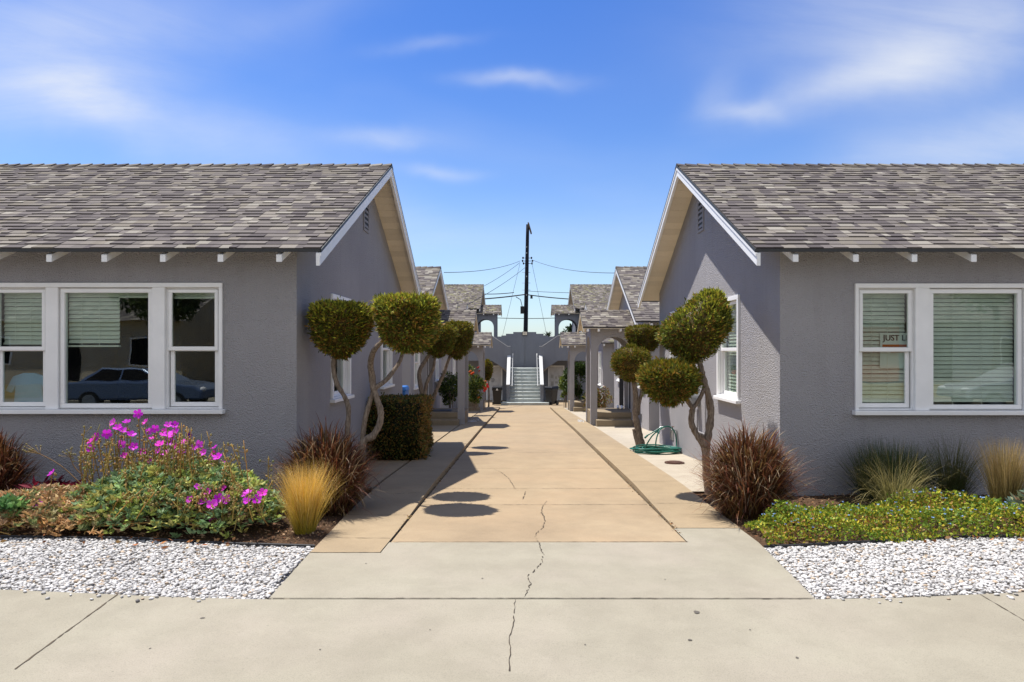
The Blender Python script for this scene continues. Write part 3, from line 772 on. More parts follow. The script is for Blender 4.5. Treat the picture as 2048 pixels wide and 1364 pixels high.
# ------------------------------------------------------------------ joints and cracks (thin dark ribbons lying on the slabs)
def ribbon(pts, w, mat, zf, name='crack', jag=0., parent=None, taper=True):
    P2 = []
    for (a, b) in zip(pts, pts[1:]):
        n = max(1, int(math.dist(a, b) / (.035 if jag else .6)))
        for i in range(n): t = i / n; P2.append((a[0] + (b[0] - a[0]) * t + rg.gauss(0, jag), a[1] + (b[1] - a[1]) * t + rg.gauss(0, jag * 1.3)))
    P2.append(pts[-1]); mb = MB(); prev = None; n = len(P2)
    for i, p in enumerate(P2):
        q, r = P2[max(0, i - 1)], P2[min(n - 1, i + 1)]; t = Vector((r[0] - q[0], r[1] - q[1])).normalized(); nx, ny = -t.y, t.x
        k = w * .5 * (rg.uniform(.35, 1.5) if jag else rg.uniform(.8, 1.15))
        if taper and jag: k *= min(1, .25 + 4 * min(i, n - 1 - i) / n)
        A, B = (p[0] + nx * k, p[1] + ny * k), (p[0] - nx * k, p[1] - ny * k)
        cur = ((*A, zf(*A)), (*B, zf(*B)))
        if prev and not (jag > .0035 and rg.random() < .16): mb.quad(prev[0], prev[1], cur[1], cur[0])
        prev = cur
    return setp(mb.build(name, mat, parent), kind=None if parent else 'structure')
def c8(x, y): return gpt(560 + x / 2.1787, 800 + y / 2.1787)
zd = lambda x, y: P(y) + .004; za_ = lambda x, y: P(y) + .006; zs_ = lambda x, y: swz(x, y) + .004; zw = lambda x, y: P(y) + walk_h(y) + .003
ribbon([c8(*p) for p in ((1165, 440), (1145, 460), (1140, 490), (1155, 525), (1148, 555), (1115, 580), (1112, 600))], .0085, M['crack'], zd, jag=.006)
ribbon([c8(*p) for p in ((1112, 604), (1130, 625), (1135, 650), (1150, 680), (1130, 725), (1100, 755), (1080, 770), (1095, 800), (1075, 840), (1062, 862))], .0085, M['crack'], za_, jag=.005)
ribbon([c8(*p) for p in ((1025, 868), (1020, 920), (1015, 985), (995, 1060), (1003, 1110), (998, 1150), (1008, 1165), (995, 1215), (990, 1300))], .0065, M['crack'], zs_, jag=.004)
ribbon([c8(*p) for p in ((935, 302), (970, 320), (1000, 345), (1025, 388))], .008, M['crack'], zd, jag=.006)
ribbon([c8(*p) for p in ((1070, 398), (1066, 415), (1055, 435))], .010, M['crack'], zd, jag=.004)
ribbon([c8(*p) for p in ((480, 427), (530, 424), (610, 420))], .010, M['crack'], zw, jag=.005)
ribbon([(-1.74, 4.664), (.2, 4.668), (2.0, 4.664)], .007, M['crack'], lambda x, y: P(y) + .007, 'joint', jag=.002, taper=False)
ribbon([(-1.2, AE + .004), (1.53, AE + .02)], .010, M['crack'], za_, 'joint', jag=.003, taper=False)
ribbon([(-1.83, 5.903), (-1.22, 5.903)], .006, M['joint'], za_, 'joint', jag=.002, taper=False)
for y in (8.15, 9.35, 11.5, 14, 17.2, 20.5, 24): ribbon([(-1.2, y), (1.49, y + .03)], .010, M['joint'], zd, 'joint', jag=.003, taper=False)
for y in (6.45, 7.5, 9.3, 11.2, 13.1, 15.0, 17): ribbon([(EDL(y) + .03, y), (-1.25, y - .02)], .007, M['joint'], zw, 'joint', jag=.002, taper=False)
for y in (8.1, 9.6, 11.3, 13.2, 15.1, 17.4): ribbon([(1.55, y), (2.18, y + .01)], .007, M['joint'], zw, 'joint', jag=.002, taper=False)
for y in (12.2, 15.6): ribbon([(2.23, y), (3.15, y + .01)], .006, M['joint'], lambda x, y: P(y) + walk_h(y) - .012 - .04 * sstep(11, 14, y) + .004, 'joint', jag=.002, taper=False)
ribbon([gpt(265, 1181), gpt(30, 1350)], .008, M['joint'], zs_, 'joint', jag=.001, taper=False)
ribbon([(3.12, 4.655), (3.12, 2.2)], .006, M['joint'], zs_, 'joint', jag=.001, taper=False)

def spot(u, v, r, mat):
    x, y = gpt(u, v); mb = MB(); n = 14; zf = (lambda a, b: swz(a, b) + .004) if y < 4.66 else (lambda a, b: P(b) + (.006 if y < 6.8 else .004))
    mb.poly([(x + r * rg.uniform(.6, 1.25) * math.cos(2 * math.pi * i / n), y + r * rg.uniform(.6, 1.2) * math.sin(2 * math.pi * i / n), zf(x, y + r * math.sin(2 * math.pi * i / n))) for i in range(n)]); setp(mb.build('stain', M[mat]), kind='structure')
for u, v, r in ((405, 1238, .014), (1393, 1225, .022), (1380, 1281, .012), (1594, 1316, .009), (1170, 1290, .006), (732, 1128, .008), (965, 1158, .008), (1330, 1160, .007), (640, 1300, .006), (860, 1260, .005), (1500, 1260, .006), (300, 1300, .007)): spot(u, v, r, 'gum')

# ------------------------------------------------------------------ white pebbles, mulch chips, leaf litter (uncountable)
ICO_V = []; ph = (1 + 5 ** .5) / 2
for a in (-1, 1):
    for b in (-ph, ph): ICO_V += [(0, a, b), (a, b, 0), (b, 0, a)]
ICO_V = np.array(ICO_V); ICO_V /= np.linalg.norm(ICO_V[0])
def hull_faces(V):
    F_ = []; n = len(V)
    for i in range(n):
        for j in range(i + 1, n):
            for k in range(j + 1, n):
                nn = np.cross(V[j] - V[i], V[k] - V[i]); d = V @ nn - V[i] @ nn
                if (d < 1e-6).all(): F_.append((i, j, k))
                elif (d > -1e-6).all(): F_.append((i, k, j))
    return np.array(F_)
ICO_F = hull_faces(ICO_V)
def pebbles(pos, size, cols, g, flat=.6):
    n = len(pos); M_ = rand_rot(n, g); J = ICO_V[None] * (1 + g.uniform(-.22, .22, (n, 12, 1)))
    S = size[:, None] * np.stack([g.uniform(.7, 1.3, n), g.uniform(.7, 1.3, n), g.uniform(.55, .9, n)], 1)
    V = np.einsum('nij,nkj->nki', M_, J * S[:, None]); V[:, :, 2] *= flat
    V += pos[:, None]
    return V.reshape(-1, 3), (ICO_F[None] + (np.arange(n) * 12)[:, None, None]).reshape(-1, 3), np.repeat(cols, len(ICO_F), 0)
def peb_cols(n, g):
    k = g.random(n); base = np.where(k[:, None] < .80, np.array([[.53, .51, .485]]), np.where(k[:, None] < .90, np.array([[.36, .345, .325]]), np.where(k[:, None] < .97, np.array([[.46, .36, .26]]), np.array([[.20, .185, .175]]))))
    return np.clip(base * (1 + g.uniform(-.26, .2, (n, 1))), 0, .9)
g = np.random.default_rng(5)
for s, lab in ((-1, 'bed of white pebbles in front of the magenta flowering plant'), (1, 'bed of white pebbles in front of the blue-flowered ground cover')):
    n = 22000; x = g.uniform(1.72, 6.6, n); y = g.uniform(4.68, GY + .03, n)
    edge = np.array([(-EDL(v) if s < 0 else EDR(v)) for v in y]); k = x > edge + .015; x, y = x[k] * s, y[k]
    z = np.array([bedz(a, b) for a, b in zip(x, y)]) + g.uniform(-.010, .010, len(x))
    m = 46; xo = s * g.uniform(2.1, 5.5, m); yo = 4.655 - np.abs(g.normal(0, .05, m)); x, y = np.concatenate([x, xo]), np.concatenate([y, yo]); z = np.concatenate([z, np.array([swz(a, b) + .006 for a, b in zip(xo, yo)])])   # strays on the pavement
    V, Fc, C = pebbles(np.stack([x, y, z], 1), g.uniform(.0095, .0205, len(x)), peb_cols(len(x), g), g)
    o = np_mesh('white_gravel', V, Fc, C, M['pebble'], smooth=False); setp(o, lab, 'gravel', kind='stuff')
def chips(name, x, y, z, lab, cols, size, g):
    pos = np.stack([x, y, z], 1); n = len(x); d = np.stack([g.normal(size=n), g.normal(size=n), np.abs(g.normal(size=n)) * .25], 1)
    V, Fc, C = leaves(pos, d, g, size, size * .45, cols[g.integers(0, len(cols), n)], .25, .35)
    o = np_mesh(name, V, Fc, C, M['chip']); setp(o, lab, 'litter', kind='stuff')
MC = np.array([(.20, .115, .065), (.30, .19, .11), (.11, .065, .04), (.40, .27, .16), (.24, .12, .06)])
for s, lab in ((-1, 'brown bark mulch under the feather grass and the reddish fountain grass'), (1, 'brown bark mulch along the wall under the dark green grass')):
    n = 4200; x = s * g.uniform(1.9, 7.2, n); y = g.uniform(GY + .06, 8.35, n); e = np.array([(-EDL(v) if s < 0 else EDR(min(v, 6.9))) for v in y]); k = np.abs(x) > e + .03
    x, y = x[k], y[k]; z = np.array([bedz(a, b) for a, b in zip(x, y)]) + g.uniform(.002, .02, len(x)); chips('mulch', x, y, z, lab, MC, .035, g)
LC = np.array([(.28, .16, .07), (.20, .10, .04), (.33, .22, .10), (.14, .085, .04)])
n = 190; y = np.concatenate([6.6 + 14 * g.random(110) ** 1.6, g.uniform(6.5, 14, 80)]); x = np.concatenate([1.515 + g.normal(0, .014, 110), -1.22 + g.normal(0, .012, 80)])
z = np.array([P(v) for v in y]) + g.uniform(.004, .03, n); chips('leaf_litter', x, y, z, 'dry brown leaf bits caught in the slots along both edges of the driveway', LC, .03, g)
n = 70; x = np.concatenate([g.uniform(-4.6, -2.6, 40), g.uniform(3.4, 5.2, 30)]); y = g.uniform(5.85, 6.2, n); z = np.array([bedz(a, b) for a, b in zip(x, y)]) + .03
chips('fallen_leaves', x, y, z, 'dry orange brown leaves lying where the pebbles meet the plants', np.array([(.36, .15, .05), (.30, .12, .05), (.42, .24, .10)]), .055, g)

# ------------------------------------------------------------------ stair, rear wall
AX = .155
st = thing('staircase', 'grey green concrete staircase with white handrails rising between two side walls', 'staircase', (AX, 42.4, P(42.4)))
zt0 = -1.70; zl = .34; nr = 10; rise = (zl - zt0) / nr; run = 2.8 / nr
mb = MB(); mb.box(AX - 1.48, AX + 1.48, 41.86, 42.52, P(42) - .2, zt0); mb.build('bottom_platform', M['stair'], st, bevel=.015)
for i in range(nr):
    mb = MB(); y0 = 42.5 + run * i; z = zt0 + rise * (i + 1)
    mb.box(AX - .955, AX + .955, y0, 45.32 if i < nr - 1 else 46.75, z - rise - (.3 if i else .1), z - .001 * 0)
    # rounded nosing
    tr = mb.build('tread', M['stair'], st); mb = MB()
    mb.tube([(AX - .955, y0 + .004, z - .020), (AX + .955, y0 + .004, z - .020)], .026, 8); mb.build('nosing', M['nosing'], tr, smooth=True)
for k in (-1, 1):
    x0, x1 = AX + k * .955, AX + k * 1.15
    mb = MB(); xa, xb = sorted((x0, x1)); ya, yb = 42.42, 45.3; z0, z1 = -.66, 1.12
    mb.hexa([(xa, ya, P(ya) - .2), (xb, ya, P(ya) - .2), (xb, yb, P(yb) - .2), (xa, yb, P(yb) - .2), (xa, ya, z0), (xb, ya, z0), (xb, yb, z1), (xa, yb, z1)])
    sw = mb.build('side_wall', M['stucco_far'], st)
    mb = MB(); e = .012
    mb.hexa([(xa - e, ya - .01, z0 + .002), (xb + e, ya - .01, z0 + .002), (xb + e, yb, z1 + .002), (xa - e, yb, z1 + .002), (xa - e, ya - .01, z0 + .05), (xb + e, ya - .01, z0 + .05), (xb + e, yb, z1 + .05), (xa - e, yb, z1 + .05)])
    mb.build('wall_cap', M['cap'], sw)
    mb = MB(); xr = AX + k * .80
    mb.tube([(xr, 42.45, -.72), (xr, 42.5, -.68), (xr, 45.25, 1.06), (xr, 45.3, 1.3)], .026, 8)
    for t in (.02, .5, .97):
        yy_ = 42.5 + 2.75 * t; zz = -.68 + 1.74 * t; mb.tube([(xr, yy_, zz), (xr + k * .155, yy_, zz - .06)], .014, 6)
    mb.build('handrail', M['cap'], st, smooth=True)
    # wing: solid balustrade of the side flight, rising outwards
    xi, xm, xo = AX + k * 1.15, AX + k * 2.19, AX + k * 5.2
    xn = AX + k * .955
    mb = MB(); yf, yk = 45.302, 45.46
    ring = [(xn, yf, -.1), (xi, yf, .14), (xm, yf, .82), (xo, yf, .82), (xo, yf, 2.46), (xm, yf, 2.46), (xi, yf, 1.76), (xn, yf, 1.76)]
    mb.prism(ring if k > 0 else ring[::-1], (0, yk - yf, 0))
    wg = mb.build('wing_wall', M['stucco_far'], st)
    mb = MB(); c0, c1 = yf - .015, yk + .015
    def capseg(A, B): mb.hexa([(A[0], c0, A[1]), (B[0], c0, B[1]), (B[0], c1, B[1]), (A[0], c1, A[1]), (A[0], c0, A[1] + .04), (B[0], c0, B[1] + .04), (B[0], c1, B[1] + .04), (A[0], c1, A[1] + .04)])
    capseg((xn, 1.762), (xi, 1.762)); capseg((xi, 1.762), (xm, 2.462)); capseg((xm, 2.462), (xo, 2.462)); mb.build('wall_cap', M['cap'], wg)
    # side flight slab and upper landing (their undersides show as the tan ceiling over the doors)
    mb = MB(); b0, b1 = 45.464, 46.74
    mb.hexa([(xi, b0, .0), (xm, b0, .86), (xm, b1, .86), (xi, b1, .0), (xi, b0, .36), (xm, b0, 1.36), (xm, b1, 1.36), (xi, b1, .36)])
    mb.box(xm, xo, b0, b1, .861, 1.38); mb.build('upper_landing', M['soffit_tan'] if 'soffit_tan' in M else M['step'], st)

rw = thing('rear_wall', 'grey wall with a stepped top behind the stair landing, small sign at its centre', 'wall', (AX, 46.8, P(46.8)))
mb = MB(); prof = [(-9, P(46) - .3), (9, P(46) - .3), (9, 2.40), (2.3, 2.40), (2.3, 2.46), (1.6, 2.46), (1.6, 2.53), (1.29, 2.53), (1.29, 2.65), (.79, 2.65), (.79, 2.77), (-.79, 2.77), (-.79, 2.65), (-1.29, 2.65), (-1.29, 2.53), (-1.6, 2.53), (-1.6, 2.46), (-2.3, 2.46), (-2.3, 2.40), (-9, 2.40)]
# stacked courses (the stepped top) as separate boxes butting end to end
for (xa, xb, z0, z1) in ((-9, 9, P(46) - .3, 2.40), (-2.3, 2.3, 2.40, 2.46), (-1.6, 1.6, 2.46, 2.53), (-1.29, 1.29, 2.53, 2.65), (-.79, .79, 2.65, 2.77)):
    mb.box(AX + xa, AX + xb, 46.80, 47.0, z0, z1)
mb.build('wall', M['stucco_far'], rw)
mb = MB(); mb.tube([(AX + .01, 46.785, 2.5), (AX + .01, 46.785, .36)], .012, 6); mb.build('conduit', M['metal'], rw)
mb = MB(); mb.box(AX - .165, AX + .175, 46.70, 46.797, 2.53, 2.80); sg = mb.build('sign_box', M['edging'], rw)
mb = MB(); mb.box(AX - .14, AX + .16, 46.66, 46.698, 2.56, 2.78); mb.build('sign_face', M['cream_trim'], sg)
mb = MB()
for k in range(2): mb.box(AX - .09, AX + .10 - .03 * k, 46.655, 46.658, 2.70 - .06 * k, 2.715 - .06 * k)
mb.build('faded_lettering', M['metal'], sg)
FRW = ((0, 46.8), (1, 0), (0, -1))
for k, u0, u1 in ((-1, -2.42, -1.45), (1, 1.83, 2.80)):
    dd = door_on(rw, FRW, u0, u1, -1.98, .40, 'doorw', k < 0)
    mb = MB()
    if k < 0:
        for j in range(4): mb.lbox(FRW, u0 + .28, u0 + .28 + (.2, .24, .22, .18)[j], .02, .023, -.40 - .075 * j - .03, -.40 - .075 * j)
    else:
        for (a, b, w, h) in ((.12, -.15, .18, .26), (.12, -.62, .18, .28), (.40, -.62, .2, .14), (.62, -.2, .16, .2), (.66, -.58, .16, .2), (.42, -.98, .14, .12), (.68, -1.0, .18, .24), (.4, -.28, .14, .18)):
            mb.lbox(FRW, u0 + a, u0 + a + w, .02, .023, b - h, b)
    mb.build('notices' if k > 0 else 'lettering', M['notice'] if k > 0 else M['dark'], dd)

# ------------------------------------------------------------------ wheelie bins
def bin_(name, label, cat, X, Y, zg, rot, mat, group=None, emblem=False, h=1.08, w=.60):
    t = thing(name, label, cat, (0, 0, 0), group); dpt = w * 1.12
    mb = MB(); a, b = w * .36, w * .47
    mb.hexa([(-a, -dpt * .36, .06), (a, -dpt * .36, .06), (a, dpt * .36, .06), (-a, dpt * .36, .06), (-b, -dpt * .48, h * .90), (b, -dpt * .48, h * .90), (b, dpt * .48, h * .90), (-b, dpt * .48, h * .90)])
    mb.box(-w * .5, w * .5, -dpt * .52, dpt * .52, h * .80, h * .92); body = mb.build('body', M[mat], t, bevel=.025)
    mb = MB(); mb.hexa([(-w * .53, -dpt * .57, h * .922), (w * .53, -dpt * .57, h * .922), (w * .53, dpt * .55, h * .922), (-w * .53, dpt * .55, h * .922), (-w * .47, -dpt * .5, h), (w * .47, -dpt * .5, h), (w * .47, dpt * .5, h * 1.02), (-w * .47, dpt * .5, h * 1.02)])
    lid = mb.build('lid', M[mat], t, bevel=.02)
    mb = MB(); mb.tube([(-w * .4, dpt * .62, h * .93), (w * .4, dpt * .62, h * .93)], .018, 8)
    mb.tube([(-w * .4, dpt * .5, h * .88), (-w * .4, dpt * .62, h * .93)], .014, 6); mb.tube([(w * .4, dpt * .5, h * .88), (w * .4, dpt * .62, h * .93)], .014, 6); mb.build('handle', M[mat], t)
    for k in (-1, 1):
        mb = MB(); mb.tube([(k * w * .40, dpt * .36, .13), (k * w * .5, dpt * .36, .13)], .13, 16); mb.build('wheel', M['black'], t)
    if emblem:
        mb = MB(); y0 = -dpt * .525
        mb.prism([(-.07, y0, h * .805), (.07, y0, h * .805), (.055, y0, h * .83), (-.055, y0, h * .83)], (0, -.003, 0)); mb.prism([(-.05, y0, h * .838), (.05, y0, h * .838), (0, y0, h * .915)], (0, -.003, 0)); mb.build('emblem', M['white'], t)
    t.location = (X, Y, zg); t.rotation_euler = (0, 0, rot); return t
bin_('wheelie_bin', 'black wheelie bin with a pale emblem, before the white door with dark lettering', 'bin', *at(994.5, 811, 42.1)[:2], P(42.1), .0, 'black', 'black bins flanking the stair', True, 1.16, .62)
bin_('wheelie_bin', 'black wheelie bin turned askew, before the door covered with notices', 'bin', *at(1103, 811, 42.3)[:2], P(42.3), math.radians(-38), 'black', 'black bins flanking the stair', False, 1.14, .60)
bin_('recycling_bin', 'bright blue bin standing in the gap behind the clipped hedge', 'bin', -3.13, 16.8, P(16.8), math.radians(90), 'blue', None, False, 1.34, .5)

# ------------------------------------------------------------------ hose, meter, drain, small things
hz = P(13.6) + walk_h(13.6) - .05
t = thing('garden_hose', 'green garden hose coiled on the pale path below the wall tap', 'hose', (2.7, 13.7, hz))
mb = MB(); pts = []
for i in range(9 * 28):
    a = 2 * math.pi * i / 28; k = i / 28
    rr = .36 + .075 * math.sin(k * 2.3 + 1) + .02 * math.sin(3 * a + k)
    pts.append((2.70 + rr * 1.12 * math.cos(a) + .05 * math.sin(k * 1.9), 13.72 + rr * .80 * math.sin(a), hz + .022 + .010 * k + .012 * math.sin(a * 2 + k * 1.3)))
p0 = pts[-1]
pts += catmull([p0, (2.66, 13.5, hz + .12), (2.72, 13.6, hz + .45), (2.93, 13.75, hz + .53), (3.08, 13.8, hz + .40), (3.1, 13.75, hz + .12), (2.95, 13.5, hz + .05)], 8)[1:]
mb.tube(pts, .0135, 6); mb.build('hose', M['hose'], t, smooth=True)
mb = MB(); mb.tube(catmull([(2.45, 13.8, hz + .05), (2.6, 13.7, hz + .34), (2.8, 13.7, hz + .52), (2.50, 13.65, hz + .36)], 8), .0135, 6); mb.tube([(2.50, 13.65, hz + .36), (2.44, 13.63, hz + .31)], .02, 8); mb.build('hose_end', M['hose'], t, smooth=True)
mb = MB(); mb.ellipsoid((2.80, 13.72, hz + .50), (.06, .04, .035)); mb.build('spray_nozzle', M['white'], t, smooth=True)
t = thing('wall_tap', 'brass and grey tap pipe low on the sunlit stucco wall above the hose', 'tap', (3.16, 13.95, hz))
mb = MB(); mb.tube([(3.155, 13.95, hz - .05), (3.155, 13.95, hz + .42), (3.05, 13.95, hz + .44), (3.03, 13.95, hz + .38)], .016, 8); mb.build('pipe', M['metal'], t, smooth=True)
mb = MB(); mb.tube([(3.07, 13.95, hz + .44), (3.07, 13.95, hz + .50)], .008, 6); mb.tube([(3.07, 13.95, hz + .50), (3.07, 13.95, hz + .505)], .035, 10); mb.build('tap_handle', M['rust'], t)
o = MB(); c = gpt(1349, 932.5); zc = P(c[1]) + walk_h(c[1]) - .012
for r_, z_ in ((.17, .012), (.13, .022)): o.tube([(c[0], c[1], zc), (c[0], c[1], zc + z_)], r_, 24)
setp(o.build('drain_cover', M['rust']), 'round rusty iron cover set in the pale path near the hose', 'cover')
t = thing('gas_meter', 'small round grey meter with a thin pipe on the sunlit wall behind the topiary trunk', 'meter', (3.15, 12.3, .6))
mb = MB(); mb.tube([(3.17, 12.3, .62), (3.03, 12.3, .62)], .13, 18); mb.build('dial', M['metal'], t, smooth=False)
mb = MB(); mb.tube([(3.15, 11.75, P(11.7)), (3.15, 11.75, .95)], .014, 8); mb.tube([(3.15, 12.3, .44), (3.15, 12.3, .05), (3.15, 11.75, .05)], .012, 8); mb.build('pipe', M['stucco'], t)
# shoes on the east porch, door mat on the west porch
zf2 = P(22) + .05 + .40
for k, (sx, sy) in enumerate(((3.40, 23.3), (3.28, 23.45))):
    mb = MB(); mb.ellipsoid((sx, sy, zf2 + .045), (.05, .14, .045), 10, 6); mb.ellipsoid((sx, sy + .07, zf2 + .075), (.045, .065, .05), 10, 6)
    setp(mb.build('shoe', M['white'], smooth=True), 'pale shoe on the porch floor, ' + ('nearer the grey pier' if k == 0 else 'farther from the grey pier'), 'shoe', 'pair of shoes on the porch')
mb = MB(); mb.box(-2.95, -2.35, 22.35, 22.95, zf2 + .001, zf2 + .014); setp(mb.build('doormat', M['edging'], bevel=.006), 'black doormat on the porch floor beside the hedge side cottage', 'mat')
for nm, (xa, ya), lab in (('stones', (2.02, 23.4), 'small heap of white stones at the foot of the porch across from the blue bin'), ('stones', (-1.72, 23.6), 'scatter of white stones at the foot of the shaded porch post')):
    n = 34; pos = np.stack([xa + g.normal(0, .08, n), ya + g.normal(0, .35, n), np.full(n, P(ya) + .07)], 1)
    V, Fc, C = pebbles(pos, g.uniform(.025, .05, n), peb_cols(n, g), g); setp(np_mesh('white_stones', V, Fc, C, M['pebble']), lab, 'stones', kind='stuff')
# solar light in the ground cover
sx, sy, sz = at(1889, 1040, 6.75)
t = thing('solar_light', 'small grey solar light poking out of the blue-flowered ground cover', 'garden light', (sx, sy, bedz(sx, sy)))
mb = MB(); mb.box(sx - .05, sx + .05, sy - .05, sy + .05, sz - .01, sz + .045); mb.build('lamp_head', M['metal'], t, bevel=.008)
mb = MB(); mb.hexa([(sx - .065, sy - .065, sz + .046), (sx + .065, sy - .065, sz + .046), (sx + .065, sy + .065, sz + .046), (sx - .065, sy + .065, sz + .046), (sx - .05, sy - .05, sz + .062), (sx + .05, sy - .05, sz + .062), (sx + .05, sy + .05, sz + .062), (sx - .05, sy + .05, sz + .062)]); mb.build('panel', M['black'], t)
mb = MB(); mb.tube([(sx, sy, bedz(sx, sy) - .05), (sx, sy, sz)], .012, 8); mb.build('spike', M['black'], t)
# poster and hanging clothes behind the street windows
t = thing('poster', 'white poster with large dark letters behind the narrow window of the hose side cottage', 'poster', (4.75, 8.53, 1.5))
FP = ((0, 8.535), (1, 0), (0, -1))
mb = MB(); mb.lbox(FP, 4.47, 4.95, -.004, 0, 1.28, 1.72); mb.build('sheet', M['poster'], t)
text_on(t, 'JUST LI', FP, 4.66, 1.655, .10, .004, M['dark'])
mb = MB(); mb.lbox(FP, 4.50, 4.85, .001, .003, 1.545, 1.575); mb.lbox(FP, 4.60, 4.80, .001, .003, 1.475, 1.495); mb.build('orange_bar', M['orange'], t)
mb = MB(); xg = -6.27; yg = 8.66
ring = [(-.20, .60), (-.07, .67), (.07, .67), (.20, .60), (.30, .30), (.22, .26), (.17, .40), (.19, .02), (-.19, .02), (-.17, .40), (-.22, .26), (-.30, .30)]
mb.prism([(xg + a, yg, .80 + b * .62) for a, b in ring], (0, .05, 0)); setp(mb.build('shirt', M['bluecloth'], bevel=.01), 'blue shirt hanging low behind the left narrow street window', 'shirt')
# utility pole and wires
YP = 60.
t = thing('utility_pole', 'tall dark leaning utility pole standing behind the stepped wall', 'utility pole', (at(1049.5, 760, YP)[0], YP, P(YP)))
b0, b1 = at(1049.3, 763, YP), at(1055.4, 449, YP)
mb = MB(); n = 14; mb.tube([(b0[0] + (b1[0] - b0[0]) * i / n, YP, b0[2] + (b1[2] - b0[2]) * i / n) for i in range(n + 1)], [.225 - .085 * i / n for i in range(n + 1)], 14); mb.build('shaft', M['pole'], t, smooth=True)
mb = MB(); A, B = Vector(at(1056.5, 446, YP - 1.15)), Vector(at(1062.5, 467, YP + 1.0)); d = (B - A); sd = d.cross(Vector((0, 0, 1))).normalized() * .055; up = sd.cross(d).normalized() * .07
mb.hexa([A - sd - up, A + sd - up, B + sd - up, B - sd - up, A - sd + up, A + sd + up, B + sd + up, B - sd + up]); mb.build('crossarm', M['oldwood'], t)
for (u, v) in ((1046, 516), (1045, 522), (1047, 527), (1063, 516), (1065, 522), (1064, 527)):
    p = at(u, v, YP); mb = MB(); mb.tube([(p[0], p[1], p[2] - .09), (p[0], p[1], p[2] + .09)], [.05, .075], 8); q = at(1053.5, v, YP); mb.tube([p, q], .022, 6); mb.build('insulator', M['black'], t)
for v in (545, 566, 580): p, q = at(1044, v, YP), at(1061, v, YP); mb = MB(); mb.tube([p, q], .018, 6); mb.build('step_bolt', M['metal'], t)
p = at(1044.5, 620, YP - .25); mb = MB(); mb.box(p[0] - .16, p[0] + .16, p[1] - .15, p[1] + .15, p[2] - .32, p[2] + .32); mb.tube([(p[0], p[1], p[2] + .3), (p[0] - .15, p[1], p[2] + .9), (p[0] - .55, p[1], p[2] + 1.15)], .03, 6); mb.build('cable_box', M['black'], t)
for v in (494, 506, 553, 590): p = at(1053, v, YP - .2); mb = MB(); mb.box(p[0] - .05, p[0] + .05, p[1] - .06, p[1] + .02, p[2] - .05, p[2] + .05); mb.build('pole_tag', M['metal'], t)
def wire(A, B, sag, r, label, n=22):
    mb = MB(); pts = []
    for i in range(n + 1):
        k = i / n; pts.append(tuple(A[j] + (B[j] - A[j]) * k - (sag * 4 * k * (1 - k) if j == 2 else 0) for j in range(3)))
    mb.tube(pts, r, 5); o = mb.build('overhead_wire', M['cable']); return setp(o, label, 'wire', 'overhead wires around the utility pole')
wire(at(1040, 522, YP), at(888, 545, 34), .25, .016, 'thin wire from the pole top running out level above the flower side roofs')
wire(at(1040, 525, YP), at(968, 572, 52), .1, .016, 'thin wire slanting from the pole to the rear roof ridge behind the half shaded porch')
wire(at(1054, 532, YP), at(932, 611, 37), .15, .016, 'long thin wire slanting down to the vent pipe on a far cottage roof')
wire(at(1040, 527, YP), at(1004, 676, 57), .0, .013, 'steep thin wire dropping from the pole behind the left of the stepped wall')
wire(at(1064, 527, YP), at(1093, 668, 57), .0, .013, 'steep thin wire dropping from the pole beside the small palm top')
wire(at(1065, 520, YP), at(1236, 546, 36), .3, .016, 'thin level wire from the pole top, on the side across from the flowers')
wire(at(1049, 589, YP), at(900, 600, YP), .12, .055, 'thick black cable leaving the pole behind the half shaded porch')
wire(at(1052, 589, YP), at(1190, 600, YP), .10, .045, 'thick black cable leaving the pole behind the mossy sunlit porch')
wire(at(968, 588, YP), at(1028, 585, YP), .05, .035, 'short knotted cable just above the thick cable')
wire(at(1056, 582, YP), at(1190, 586, YP), .05, .02, 'thin level wire just above the thick cable towards the mossy porch')
wire(at(940, 633, 62), at(1170, 633, 62), .18, .03, 'level wire passing low behind the pole between the two upper porches')
mb = MB(); p = at(1063, 594.5, YP); mb.box(p[0] - .1, p[0] + .1, p[1] - .1, p[1] + .1, p[2] - .12, p[2] + .14); setp(mb.build('cable_splice_box', M['black']), 'small black box hanging from the thick cable beside the pole', 'cable box')
